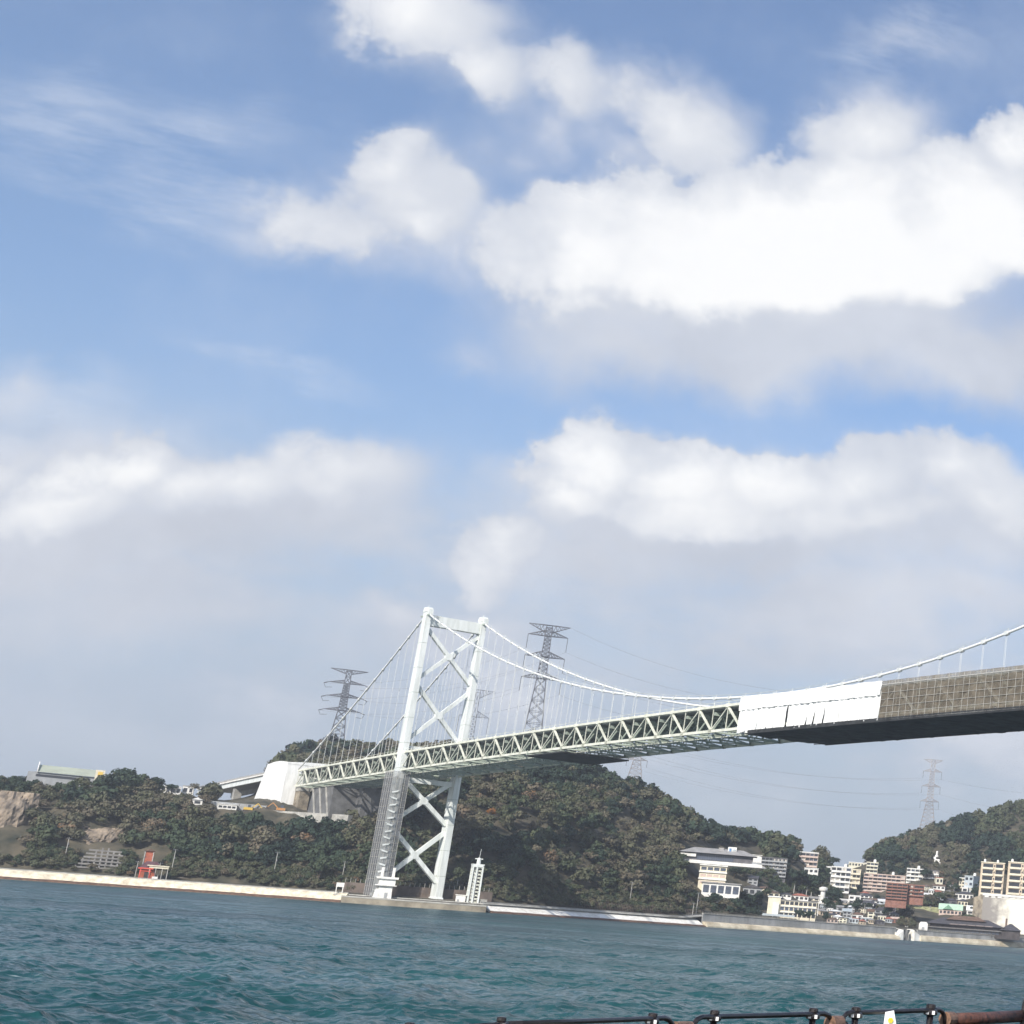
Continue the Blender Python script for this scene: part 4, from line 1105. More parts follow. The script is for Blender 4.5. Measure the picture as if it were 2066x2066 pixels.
walls_ = [('white', w_white), ('cream', w_cream), ('grey', w_grey), ('pale blue', w_blue), ('yellowish', w_yellow), ('sand coloured', w_beige), ('pinkish', w_pink)]
roofs_ = [('dark tiled', tile_dark), ('brown tiled', tile_brown), ('grey metal', roof_grey), ('white', roof_white), ('rusty red', roof_red)]
combos = [(a, b, c) for a in range(7) for b in range(5) for c in ('gable', 'hip', 'flat', 'shed')]
hr_ = np.random.default_rng(21); hr_.shuffle(combos)
taken = [((r_[1] + r_[2]) / 2, r_[3] - 5) for r_ in rows]
spots_ = []
for _ in range(4000):
    x, y = hr_.uniform(1660, 1812), hr_.uniform(1816, 1862)
    if y > 1822 + (x - 1660) * .27 + 26: continue
    if 1812 > x > 1785 and y < 1822: continue
    if all((x - a) ** 2 / 2.2 + (y - b) ** 2 * 1.6 > 62 for a, b in taken + spots_): spots_.append((x, y))
    if len(spots_) >= 34: break
for x, y in [(1872, 1792), (1890, 1803), (1912, 1800), (1845, 1826), (1900, 1812), (1915, 1785), (1650, 1796), (1540, 1796), (1560, 1800), (1512, 1797), (1590, 1797), (1746, 1806), (1664, 1812), (1895, 1779)]: spots_.append((x, y))
spots_.sort()
marks_ = [(1530, 'beside the cream school-like building'), (1600, 'behind the school-like building'), (1668, 'by the white column'), (1700, 'left of the old houses'), (1740, 'below the arched balcony block'), (1770, 'below the pink block'), (1815, 'below the white roof band'), (1860, 'on the bank beside the brick block'), (1990, 'on the slope left of the beige flats')]
for n_, (x, y) in enumerate(spots_):
    a, b, c = combos[n_ % len(combos)]; w2 = hr_.uniform(5, 9.5); h2 = hr_.uniform(7, 12)
    where = [m_ for lim, m_ in marks_ if x <= lim + 1][0]
    house(f"small {walls_[int(a)][0]} house, {roofs_[int(b)][0]} {dict(gable='gable', hip='hip roof', flat='flat roof', shed='lean-to')[str(c)]}, {where}", x - w2, x + w2, y + 4, y + 4 - h2, walls_[int(a)][1], roofs_[int(b)][1], str(c), storeys=int(hr_.integers(1, 3)), nwin=int(hr_.integers(2, 4)), group='small houses crowded in the valley', yaw=float(hr_.uniform(-25, 25)))

# beige flats over a great retaining wall
t, k, P = root_at('retaining_wall', 'huge pale concrete retaining wall stained dark at its left end', 'retaining wall', 1985, 1868, Y=1534 - shift(2000))
xa, _ = pl(t, 1980, 1850); zt = pl(t, 1982, 1806)[1]
m = MB(); m.hexa([(xa, 0, -8), (xa + 95, 0, -8), (xa + 95, 8, -8), (xa, 8, -8), (xa, 4.5, zt), (xa + 95, 4.5, zt), (xa + 95, 8, zt), (xa, 8, zt)])
wm, ntw, bw = newmat('stained_retaining_wall'); Nw, Lw = ntw.nodes, ntw.links
tcw = Nw.new('ShaderNodeTexCoord'); sp = Nw.new('ShaderNodeSeparateXYZ'); Lw.new(tcw.outputs['Object'], sp.inputs[0])
def mw(op, a, b):
    n_ = Nw.new('ShaderNodeMath'); n_.operation = op
    for i, x in enumerate((a, b)):
        if isinstance(x, (int, float)): n_.inputs[i].default_value = x
        else: Lw.new(x, n_.inputs[i])
    return n_.outputs[0]
nzw = Nw.new('ShaderNodeTexNoise'); nzw.inputs['Scale'].default_value = .16; nzw.inputs['Detail'].default_value = 8; nzw.inputs['Roughness'].default_value = .68; Lw.new(tcw.outputs['Object'], nzw.inputs['Vector'])
sv = mw('ADD', mw('MULTIPLY', mw('SUBTRACT', sp.outputs[0], xa), 1 / 26.0), mw('MULTIPLY', mw('SUBTRACT', nzw.outputs['Fac'], .5), 1.6))
rw = Nw.new('ShaderNodeValToRGB'); rw.color_ramp.elements[0].color = (.26, .24, .22, 1); rw.color_ramp.elements[1].color = (.74, .70, .60, 1)
rw.color_ramp.elements[0].position = .25; rw.color_ramp.elements[1].position = .85
Lw.new(sv, rw.inputs['Fac']); Lw.new(rw.outputs['Color'], bw.inputs['Base Color']); bw.inputs['Roughness'].default_value = .9
child(m, 'wall_face', wm, t)
m = MB(); m.box((xa - .6, 3.6, zt + .003), (xa + 95, 8.2, zt + 1.6)); child(m, 'coping', w_white, t)
m = MB()
for i in range(20): m.box((xa + 1 + i * 4.9, 4.0, zt - 1.2), (xa + 4.2 + i * 4.9, 4.4, zt - .003))
child(m, 'corbel_frieze', w_white, t)
m = MB(); m.hexa([(xa - 7, 1, -8), (xa - .003, 1, -8), (xa - .003, 8, -8), (xa - 7, 8, -8), (xa - 7, 4.5, zt - 2), (xa - .003, 4.5, zt + .8), (xa - .003, 8, zt + .8), (xa - 7, 8, zt - 2)]); child(m, 'return_wall', brown_conc, t)
def beige(label, a, b, dz):
    t, k, P = root_at('apartment_block', label, 'apartment block', (a + b) / 2, 1806, Y=1566 - shift(2020))
    xa, z0 = pl(t, a, 1806); xb, zt = pl(t, b, 1760 + dz); h = 24.0; fh = h / 5; xm = (xa + xb) / 2
    m = MB(); m.box((xa, 0, -5), (xb, 12, h)); child(m, 'wall', w_beige, t)
    m = MB(); m.box((xa - .3, -.5, h + .003), (xb + .3, 12.3, h + .7)); child(m, 'roof_parapet', w_cream, t)
    W_ = xb - xa
    for s in range(5):
        z = fh * (s + .55)
        window(t, xa + W_ * .30, z, W_ * .42, fh * .60, glass); window(t, xa + W_ * .78, z, W_ * .30, fh * .60, glass); window(t, xa + W_ * .575, z, W_ * .05, fh * .30, glass)
        m = MB(); m.box((xa + W_ * .07, -1.2, fh * s), (xa + W_ * .53, -.063, fh * s + fh * .30)); m.box((xa + W_ * .61, -1.2, fh * s), (xa + W_ * .95, -.063, fh * s + fh * .30)); child(m, 'balcony', w_cream, t)
    for q in (.15, .7):
        m = MB(); m.lathe((xa + W_ * q, 5, h + .7), [(.9, 0), (.9, 1.7), (.4, 2.2)], 8); child(m, 'water_tank', w_white, t)
    return t
beige('peach beige five storey flats nearest the grey blue office', 1974, 2026, 0)
beige('peach beige five storey flats cut by the edge of the view', 2029, 2084, 0)
beige('peach beige five storey flats beyond the others', 2088, 2140, 0)

# long dark restaurant on the sea front
t, k, P = root_at('restaurant', 'long low dark timber restaurant with a tiled roof on the sea front', 'restaurant', 1950, 1884, Y=Ys(1950) + 21)
t.location.z = 6.85; xa, _ = pl(t, 1866, 1880); xb, _ = pl(t, 2058, 1890); W_ = xb - xa
m = MB(); m.box((xa + 3, 3, -2), (xa + W_ * .8, 14, 5.6)); child(m, 'wall', wood_dark, t)
m = MB(); hip(m, xa, xa + W_ * .82, 1.2, 15, 5.62, 4.6, .8, 12); child(m, 'roof', tile_dark, t)
m = MB(); hip(m, xa + W_ * .22, xa + W_ * .62, 4, 12, 9.0, 3.0, .8, 6); child(m, 'upper_roof', tile_brown, t)
m = MB(); m.box((xa + W_ * .24, 4.5, 6), (xa + W_ * .60, 11.5, 8.98)); child(m, 'upper_wall', wood_dark, t)
m = MB()
for i in range(5): m.box((xa + W_ * (.25 + .092 * i), .9, 5.3), (xa + W_ * (.25 + .092 * i + .085), 1.15, 6.1))
child(m, 'eave_board', w_pink, t)
m = MB(); m.box((xa + W_ * .02, .8, 2.9), (xa + W_ * .8, 2.95, 3.15)); child(m, 'canopy', roof_grey, t)
for i in range(17): window(t, xa + 4 + (W_ * .78 - 4) * (i + .5) / 17, 1.8, W_ * .036, 2.0, glass_b, 2.94)
m = MB(); m.box((xa + W_ * .80 + .01, 1, -2), (xb, 14, 4.2)); child(m, 'end_wing', wood_dark, t)
m = MB(); hip(m, xa + W_ * .79, xb, .6, 14.4, 4.25, 4.6, .8, 7); child(m, 'wing_roof', tile_dark, t)
m = MB(); m.box((xb - 11, 6, 6), (xb - 9.6, 7.4, 12.4)); child(m, 'chimney', tile_brown, t)
m = MB()
for i in range(26): x = xa + 2 + (W_ * .8) * i / 25; m.box((x - .1, .3, -2), (x + .1, .5, 2.89))
child(m, 'veranda_post_row', wood_dark, t)
t, k, P = root_at('storage_shed', 'round shouldered white shed at the left end of the dark restaurant', 'shed', 1862, 1876)
m = MB(); m.add([(-3, 0, -2), (3, 0, -2), (3, 5, -2), (-3, 5, -2), (-3, 0, 4), (3, 0, 4), (3, 5, 4), (-3, 5, 4), (-1.9, 0, 5.4), (1.9, 0, 5.4), (1.9, 5, 5.4), (-1.9, 5, 5.4)], [(0, 1, 5, 4), (1, 2, 6, 5), (2, 3, 7, 6), (3, 0, 4, 7), (4, 5, 9, 8), (5, 6, 10, 9), (6, 7, 11, 10), (7, 4, 8, 11), (8, 9, 10, 11)]); child(m, 'wall', w_white, t)
m = MB(); m.box((-.9, -.08, -1), (.9, -.01, 2)); child(m, 'door', w_grey, t)

# monuments, tanks, masts on the slopes
t, k, P = root_at('white_monument', 'white stepped monument standing alone on the wooded slope', 'monument', 1890, 1739)
t.scale = (.6, .6, .6); m = MB(); m.box((-3.8, 0, -2), (3.8, 5, 4)); m.box((-4.9, .5, 4.003), (-1.5, 4.5, 7)); child(m, 'plinth', w_white, t)
m = MB(); m.lathe((-.8, 2.5, 7.003), [(2.6, 0), (2.4, 2), (1.5, 2.6), (1.5, 7.5), (1.0, 8.4)], 10); child(m, 'tower', w_white, t)
t, k, P = root_at('rock_outcrop', 'pale rocks on the slope just under the white monument', 'rock', 1896, 1746)
t.scale = (.5, .5, .5); m = MB(); m.lathe((0, 1, -2), [(3.5, 0), (4.1, 3), (2.9, 6), (1.2, 8)], 7); child(m, 'stone', mat('pale_rock', (.42, .40, .37), .9, .25, .4, bump=.6), t)
for px, py, r_, lab in ((1777, 1733, 2.3, 'round white tank on the ridge, the larger of two'), (1786, 1733, 1.6, 'low white tank on the ridge, the smaller of two')):
    t, k, P = root_at('storage_tank', lab, 'tank', px, py); m = MB(); m.lathe((0, 0, -2), [(r_, 0), (r_, 3.4), (r_ * .75, 4.8), (r_ * .2, 5.6)], 12); child(m, 'shell', w_white, t)
t, k, P = root_at('white_column', 'white column tower with a wide head beside a round dark tree', 'tower', 1658, 1824)
m = MB(); m.lathe((0, 0, -2), [(2.3, 0), (2.0, 3), (1.7, 4), (1.7, 11)], 12); child(m, 'shaft', w_white, t); m = MB(); m.lathe((0, 0, 9.005), [(2.6, 0), (3.0, .8), (3.0, 2.2), (1.2, 2.9)], 12); child(m, 'head', w_white, t)
t, k, P = root_at('lookout_mast', 'pale slim lookout mast standing on the wooded ridge', 'mast', 1391, 1645)
m = MB(); m.tube([(0, 0, -3), (0, 0, 8.0)], [1.0, .75], 8); child(m, 'shaft', pole_mat, t)
m = MB(); m.box((-1.3, -1.3, 8.0), (1.3, 1.3, 8.5)); m.bar((0, 0, 8.5), (0, 0, 11.5), .7); m.bar((-1.1, 0, 10), (1.1, 0, 10), .5); child(m, 'head', grey_galv, t)
t, k, P = root_at('radio_mast', 'thin red and white radio mast at the low end of the ridge', 'mast', 1527, 1678)
m = MB(); m.tube([(0, 0, -3), (0, 0, 12)], [.28, .12], 5); m.bar((-1.4, 0, 8), (.2, 0, 8), .2); child(m, 'shaft', red_lattice, t)

# ================================================================== LEFT SHORE AND PLATEAU
t, k, P = root_at('warehouse', 'long warehouse with a pale green roof on the plateau edge', 'warehouse', 130, 1578, Y=958)
xa, za = pl(t, 52, 1577); xb, zb_ = pl(t, 196, 1584); zr = pl(t, 130, 1556, 8)[1]
m = MB(); m.box((xa, 0, -4), (xb, 16, 4.2)); child(m, 'wall', w_grey, t)
xg, _ = pl(t, 76, 1560, 8)
m = MB(); m.hexa([(xg, -1, 4.3), (xb + .5, -1, 4.3), (xb + .5, 14, 8.6), (xg, 14, 8.6), (xg, -1, 4.6), (xb + .5, -1, 4.6), (xb + .5, 14, 8.9), (xg, 14, 8.9)]); child(m, 'roof', roof_pale_green, t)
m = MB(); m.hexa([(xg - .5, -1.2, 4.2), (xg - .01, -1.2, 4.2), (xg - .01, 14.2, 4.2), (xg - .5, 14.2, 4.2), (xg - .5, -1.2, 5.5), (xg - .01, -1.2, 5.5), (xg - .01, 14.2, 10.6), (xg - .5, 14.2, 10.6)]); child(m, 'gable_fin', w_white, t)
for i in range(12): window(t, xa + 4 + (xb - xa - 8) * (i + .5) / 12, 2.4, 2.4, 1.3, glass)
t, k, P = root_at('display_sign', 'upright cream panel with a yellow patch at the end of the green roof', 'sign', 197, 1580, Y=956)
m = MB(); m.box((-2.0, 0, 1.5), (2.4, .6, 7.2)); child(m, 'panel', w_cream, t); m = MB(); m.box((-.9, -.12, 4.2), (1.5, -.01, 6.2)); child(m, 'yellow_patch', mat('yellow_paint', (.72, .50, .10), .6, .1, 1), t)
m = MB(); m.box((-1.6, .1, -3), (-1.2, .5, 1.49)); m.box((1.6, .1, -3), (2.0, .5, 1.49)); child(m, 'post_pair', pole_mat, t)
house('low white house at the left edge of the plateau', -6, 27, 1573, 1561, w_white, roof_white, 'flat', 1, 4)
house('tiny white hut in front of the round dark bush', 33, 46, 1579, 1570, w_white, roof_white, 'shed', 1, 1)
house('white plateau house with a broad window front among trees', 327, 363, 1592, 1577, w_white, roof_white, 'flat', 1, 4)
house('white garage right of the plateau house', 370, 390, 1591, 1576, w_white, roof_grey, 'flat', 1, 2)
house('white gabled hut low in the autumn trees', 388, 406, 1624, 1609, w_white, roof_white, 'gable', 1, 1, axis='y')
t, k, P = root_at('site_wall', 'long grey construction hoarding below the approach viaduct', 'hoarding', 480, 1632)
m = MB(); m.box((-14, 0, -3), (14, .4, 3.2)); child(m, 'panel', w_grey, t)
m = MB()
for i in range(9): m.box((-14 + i * 3.5, -.2, -3), (-13.8 + i * 3.5, -.01, 3.4))
child(m, 'post_row', pole_mat, t)
t, k, P = root_at('site_office', 'white site office with a window strip beside the grey hoarding', 'site office', 457, 1634)
m = MB(); m.box((-4.8, 0, -2), (4.8, 4, 2.9)); child(m, 'wall', w_white, t); m = MB(); m.box((-5, -.3, 2.91), (5, 4.2, 3.15)); child(m, 'roof', w_white, t)
for i in range(4): window(t, -3.4 + i * 2.25, 1.6, 1.7, 1.1, glass)
def excavator(label, px, py, mt, flip=1):
    t, k, P = root_at('excavator', label, 'excavator', px, py)
    m = MB(); m.box((-2.6, .2, -.6), (2.6, 1.0, .6)); m.box((-2.6, 2.4, -.6), (2.6, 3.2, .6)); child(m, 'crawler_track', wood_dark, t)
    m = MB(); m.box((-2.4, .3, .62), (2.2, 3.1, 2.0)); b_ = child(m, 'body', mt, t)
    m = MB(); m.box((-.4, .4, 2.01), (1.2, 1.8, 3.5)); child(m, 'cab', glass_b, b_)
    m = MB(); m.bar((flip * 1.6, 2.2, 1.8), (flip * 4.6, 2.2, 4.6), .5); m.bar((flip * 4.6, 2.2, 4.6), (flip * 7.0, 2.2, 2.0), .4); child(m, 'boom', mt, t)
    m = MB(); m.hexa([(flip * 6.5, 1.7, .8), (flip * 7.5, 1.7, .8), (flip * 7.5, 2.7, .8), (flip * 6.5, 2.7, .8), (flip * 6.4, 1.6, 2), (flip * 7.8, 1.6, 2), (flip * 7.8, 2.8, 2), (flip * 6.4, 2.8, 2)]); child(m, 'bucket', wood_dark, t)
excavator('yellow excavator on the site below the white sheeted pier', 500, 1636, mat('excavator_yellow', (.66, .44, .08), .5, .1, 1))
excavator('brownish excavator right of the white sheeted pier', 566, 1637, mat('excavator_orange', (.48, .24, .09), .5, .1, 1), -1)
# anchorage under the end of the bridge
t = thing('anchorage', 'grey concrete cable anchorage standing on the slope under the truss', 'anchorage', bp(-134, 9, 45))
m = MB(); m.hexa([bp(s, w, z) for z, sa in ((42, -156), (62, -150)) for s, w in ((sa, 2.5), (-113, 2.5), (-113, 16), (sa, 16))]); m.build('block', dark_conc, t, off=t.location)  # both blocks in dark concrete: the deck's shade put into their colour
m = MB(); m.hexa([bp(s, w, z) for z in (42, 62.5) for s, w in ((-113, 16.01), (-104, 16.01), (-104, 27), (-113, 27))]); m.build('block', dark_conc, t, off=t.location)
m = MB()
for q in (-150, -138, -126): m.bar(bp(q, 2.2, 61.5), bp(q + 13, 2.2, 44), .8, .5)
m.build('buttress_lattice', concrete, t, off=t.location)
t = thing('retaining_wall', 'low grey retaining wall along the platform under the truss', 'retaining wall', bp(-130, -4, 44))
m = MB(); a_, b_ = pt(545, 984, 42), pt(700, 960, 42)
for (p, q) in ((a_, b_),):
    d = (q - p) / np.linalg.norm(q - p); inl = np.array([-d[1], d[0], 0]); m.hexa([p + [0, 0, -6], q + [0, 0, -6], q + inl * 3 + [0, 0, -6], p + inl * 3 + [0, 0, -6], p + [0, 0, 5.2], q + [0, 0, 4.6], q + inl * 3 + [0, 0, 4.6], p + inl * 3 + [0, 0, 5.2]])
m.build('wall_face', concrete, t, off=t.location)
house('small white hut on the platform at the right of the anchorage', 688, 703, 1642, 1633, w_white, roof_white, 'flat', 1, 1)
t = thing('approach_viaduct', 'white approach viaduct on grey piers left of the white sheeted pier', 'viaduct', bp(-260, 14, 50))
def girder(w): return [(-196, 71.6), (-260, 70.4), (-330, 68.2), (-420, 65)]
m = MB(); g = girder(0)
for (s, z), (s2, z2) in zip(g[:-1], g[1:]): m.hexa([bp(a, w, z_ + h) for h in (1.9, 2.9) for a, w, z_ in ((s, 2, z), (s2, 2, z2), (s2, 26, z2), (s, 26, z))])
m.build('deck', w_white, t, off=t.location)
for w in (3, 24):
    m = MB()
    for (s, z), (s2, z2) in zip(g[:-1], g[1:]): m.hexa([bp(a, ww, z_ + h) for h in (-1.2, 1.88) for a, ww, z_ in ((s, w, z), (s2, w, z2), (s2, w + 1.4, z2), (s, w + 1.4, z))])
    m.build('girder', white_steel, t, off=t.location)
m = MB()
for (s, z), (s2, z2) in zip(g[:-1], g[1:]): m.bar(bp(s, 2.1, z + 4.0), bp(s2, 2.1, z2 + 4.0), .12); m.bar(bp(s, 2.1, z + 3.2), bp(s2, 2.1, z2 + 3.2), .5, .6)
m.build('guard_rail', pole_mat, t, off=t.location)
for s, z in ((-213, 70), (-262, 69), (-330, 67)):
    for w in (4, 20):
        m = MB(); m.hexa([bp(s + a, w + b, zz) for zz in (30, z - 1.2) for a, b in ((-2.2, 0), (2.2, 0), (2.2, 4.5), (-2.2, 4.5))]); m.build('pier', concrete, t, off=t.location)

# cliffs and the lattice frame
def outcrop(label, px, py, rx, rz, seed, name='cliff'):
    P = ground(px, py); t = thing(name, label, 'cliff', P, rz=frame(P))
    nu, nv = 26, 26; k = mpp(P); vs = []; fs = []
    for j in range(nv + 1):
        for i in range(nu + 1):
            a, b = i / nu * 2 - 1, j / nv * 2 - 1
            bulge = max(0, 1 - (abs(a) ** 2.0 + abs(b) ** 2.2) ** 1.0 - .5 * abs(fbm(np.array(a * 2.3 + seed), np.array(b * 2.1), seed + 9) - .45)) ** .8
            n = fbm(np.array(a * 4 + seed), np.array(b * 2.2), seed) - .45; n2 = fbm(np.array(a * 9), np.array(b * 7 + seed), seed + 3) - .45
            vs.append((a * rx * k * (1 + .12 * n), 9 + b * 7 - bulge * 10 - n * 5 - n2 * 3.5, b * rz * k))
    for j in range(nv):
        for i in range(nu): fs.append((j * (nu + 1) + i, j * (nu + 1) + i + 1, (j + 1) * (nu + 1) + i + 1, (j + 1) * (nu + 1) + i))
    m = MB(); m.add(vs, fs); child(m, 'rock_surface', rock_mat, t)
    return t
outcrop('tall bare brown cliff at the left edge of the wood', 2, 1668, 56, 74, 3)
outcrop('low bare brown cliff above the concrete lattice', 200, 1702, 42, 34, 8)
t, k, P = root_at('slope_lattice', 'grey concrete lattice frame holding the bank left of the red shrine', 'slope frame', 205, 1752)
m = MB(); hh = 42 * k; w_ = 46 * k
for i in range(10): x = -w_ + 2 * w_ * i / 9; m.bar((x, 0, -2), (x, 6.0 - (abs(x) / w_) * 1, hh * (1 - .45 * abs(x) / w_ - (.25 if x < -w_ * .4 else 0))), .75, .8)
for j in range(6):
    f = (j + .2) / 6; xx = w_ * (1 - .42 * f); m.bar((-xx, 6 * f - .05, hh * f - .4), (xx, 6 * f - .05, hh * f - .4), .75, .8)
child(m, 'frame', mat('grey_lattice_concrete', (.22, .21, .20), .9, .2, .5), t)

# vermilion shrine on the shore
def shrineroot(name, label, cat, px, py): return root_at(name, label, cat, px, py, Y=863)
t, k, P = shrineroot('torii_gate', 'small vermilion torii gate standing beside the coast road', 'torii', 290, 1772)
m = MB(); h = 4.6
for s in (-1, 1): m.tube([(s * 2.2, 0, -1), (s * 2.0, 0, h)], .27, 8)
child(m, 'pillar_pair', vermilion, t)
m = MB(); m.box((-3.3, -.35, h - .1), (3.3, .35, h + .55)); child(m, 'top_lintel', vermilion, t)
m = MB(); m.box((-2.6, -.2, h - 1.3), (2.6, .2, h - .9)); child(m, 'tie_beam', vermilion, t)
t, k, P = root_at('shrine_hall', 'dark roofed vermilion shrine hall behind the torii gate', 'shrine', 296, 1769, Y=870)
m = MB(); m.box((-3.6, 0, -2), (3.6, 6, 3.6)); child(m, 'wall', vermilion_d, t)
m = MB(); hip(m, -4.0, 6.0, -.8, 7, 3.62, 4.0, .8, 3.4); child(m, 'roof', mat('purple_brown_roof', (.10, .05, .06), .7, .2, .6), t)
m = MB(); m.box((-1.4, -.1, -1), (1.4, -.01, 2.4)); child(m, 'door', wood_dark, t)
t, k, P = root_at('shrine_gate_tower', 'tall orange red gate tower rising behind the shrine hall', 'gate tower', 295, 1752, Y=880)
m = MB()
for s in (-1, 1):
    for y in (0, 3): m.bar((s * 1.9, y, -7), (s * 1.9, y, 8.4), .4)
child(m, 'frame', pole_mat, t); m = MB(); m.box((-1.65, .1, 2.2), (2.3, 2.9, 8.6)); child(m, 'panel', vermilion_d, t); m = MB(); gable(m, -2.2, 2.6, -.3, 3.3, 8.62, 1.2, .4, 'y'); child(m, 'roof', tile_brown, t)
t, k, P = root_at('shelter', 'beige flat roofed shelter on posts right of the torii', 'shelter', 317, 1769, Y=868)
m = MB(); m.box((-5.2, 0, 5.0), (4.4, 5, 5.5)); m.box((-4.2, .4, 4.0), (4.2, 4.6, 4.99)); child(m, 'roof', w_cream, t)
m = MB()
for x in (-4, -1.2, 1.6, 4):
    for y in (.4, 4.4): m.box((x - .15, y - .15, -2), (x + .15, y + .15, 3.99))
child(m, 'post_row', pole_mat, t)
t, k, P = root_at('sign_board', 'small white board on the verge beside the shelter', 'sign', 311, 1775, Y=859)
m = MB(); m.box((-1.2, 0, .3), (1.3, .15, 1.5)); child(m, 'board', w_white, t); m = MB(); m.box((-.1, .16, -1), (.1, .3, 1.2)); child(m, 'post', pole_mat, t)

# utility poles
def pole(px, py_b, py_t, label, arms=1, Y=None, r=.17):
    t, k, P = root_at('utility_pole', label, 'utility pole', px, py_b, 'utility poles', Y=Y)
    h = (py_b - py_t) * k
    m = MB(); m.tube([(0, 0, -2), (0, 0, h)], [r * 1.25, r * .8], 7); child(m, 'shaft', pole_mat, t)
    m = MB()
    for i in range(arms): m.bar((-1.1, -.2, h - .5 - i * 1.0), (1.1, -.2, h - .5 - i * 1.0), .16); m.box((-.9, -.3, h - .4 - i), (-.7, -.1, h - .05 - i)); m.box((.7, -.3, h - .4 - i), (.9, -.1, h - .05 - i))
    child(m, 'crossarm', grey_galv, t)
    m = MB(); m.lathe((.35, -.35, h * .62), [(.28, 0), (.28, .9)], 8); child(m, 'transformer', grey_galv, t)
    return t
for a in [(131, 1729, 1690, 'leaning utility pole on the bank left of the low cliff'), (272, 1770, 1738, 'pale utility pole at the left of the torii gate'), (282, 1770, 1728, 'taller pale pole directly behind the torii pillar'),
          (317, 1774, 1741, 'pole with a lamp in front of the beige shelter'), (344, 1766, 1714, 'tall utility pole right of the beige shelter'), (551, 1769, 1719, 'utility pole before the dark wood between shrine and tower'),
          (690, 1773, 1738, 'thin dark pole at the wood edge left of the tower'), (919, 1805, 1775, 'dark pole beside the base of the light beacon tower'),
          (1270, 1822, 1780, 'utility pole by the fenced bank under the wooded hill'), (1404, 1845, 1802, 'taller of two poles at the foot of the hill near the hall'), (1397, 1846, 1822, 'shorter of two poles at the foot of the hill near the hall'),
          (1134, 1818, 1808, 'short dark post behind the white revetment'),
          (1718, 1857, 1830, 'pole rising among the old houses left of the yellow house'), (1743, 1846, 1824, 'slanted pole beside the old houses'), (1798, 1836, 1824, 'pole under the white roof band house'),
          (1836, 1854, 1828, 'tall pole in front of the dry grass bank'), (1868, 1799, 1786, 'pole on the bank above the white roofed house'), (1881, 1797, 1788, 'pole by the brown roofed house'), (1923, 1813, 1790, 'tall pole left of the dark tiled white house'),
          (1937, 1768, 1756, 'pole with aerials left of the white stair head'), (1876, 1838, 1828, 'short pale post on the dry grass')]:
    pole(*a)
for px in (1849, 1862, 1872, 1885):
    pole(px, 1690 - (px - 1849) * .25, 1681 - (px - 1849) * .3, ['first white post on the ridge under the far pylon', '', '', 'fourth and tallest white post on the ridge under the far pylon'][0 if px == 1849 else 3] if px in (1849, 1885) else ('second white post on the ridge under the far pylon' if px == 1862 else 'third white post on the ridge under the far pylon'))
t, k, P = root_at('street_lamp', 'tall white street lamp before the school-like building', 'street lamp', 1649, 1848)
m = MB(); m.tube([(0, 0, -2), (0, 0, 13.2)], [.30, .2], 8); child(m, 'post', w_white, t); m = MB(); m.box((-.9, -.5, 13.0), (.9, .5, 13.6)); child(m, 'lamp_head', w_white, t)

# light beacon, control building, pavilion at the tower foot
t, k, P = root_at('light_beacon', 'white framed light beacon tower with an open lattice side beside the bridge foot', 'beacon', 953, 1822, Y=884, yaw=8)
t.location.z = 3.2; k = mpp(np.array(t.location)); H_ = 76 * k; w_ = 10.0 * k
m = MB()
for x in (-w_, -w_ * .15, w_):
    for y in (0, 5): m.bar((x, y, 0), (x * .92, y, H_), .75)
for y in (0, 5): m.bar((-w_ * .95, y, H_), (w_ * .95, y, H_), .9, 1.1)
for x in (-w_ * .92, w_ * .92): m.bar((x, 0, H_), (x, 5, H_), .9, 1.1)
child(m, 'frame', white_steel, t)
m = MB(); n = 11
for i in range(n):
    z0_, z1_ = H_ * i / n, H_ * (i + 1) / n
    m.bar((-w_ * .15, .2, z0_ + .3), (w_, .2, z1_ - .1), .28); m.bar((w_, .25, z0_ + .3), (-w_ * .15, .25, z1_ - .1), .28); m.bar((-w_, .2, z1_ - .4), (w_, .2, z1_ - .4), .25)
    m.bar((-w_, .3, z0_ + .3), (-w_, 5, z1_ - .2), .25); m.bar((w_, .3, z0_ + .3), (w_, 5, z1_ - .2), .25)
child(m, 'lattice', green_steel, t)
m = MB(); m.box((-w_ * .1, 2.2, .2), (w_ * .9, 2.6, H_ - 1)); child(m, 'light_panel', w_dgrey, t)
m = MB(); m.box((-w_ - .4, -.4, H_ + .5), (w_ + .4, 5.4, H_ + 1.0)); m.lathe((.2, 2.4, H_ + 1.0), [(1.0, 0), (.9, 2.5), (.6, 3.2)], 8); m.box((-1.8, 2.1, H_ + 3.4), (2.0, 2.7, H_ + 3.9)); child(m, 'head', white_steel, t)
m = MB(); m.bar((.2, 2.4, H_ + 4), (.4, 2.4, H_ + 8.6), .18); child(m, 'aerial', white_steel, t)
t, k, P = root_at('beacon_hut', 'small white hut at the left foot of the light beacon', 'hut', 928, 1820, Y=884)
t.location.z = 3.2; m = MB(); m.box((-2.3, 0, 0), (2.3, 4, 4.0)); child(m, 'wall', w_white, t); m = MB(); m.box((-2.7, -.4, 4.01), (2.9, 4.4, 4.4)); child(m, 'roof', w_white, t)
m = MB(); m.box((-1.5, -.06, .1), (-.5, -.01, 2.1)); child(m, 'door', w_grey, t)
t, k, P = root_at('concrete_block', 'pale concrete block on the quay end right of the light beacon', 'block', 964, 1822, Y=886)
t.location.z = 3.2; m = MB(); m.box((-2.2, 0, 0), (4.2, 4, 2.6)); child(m, 'body', concrete, t); m = MB(); m.box((-2.4, -.2, 2.61), (4.4, 4.2, 2.9)); child(m, 'cap', concrete, t)
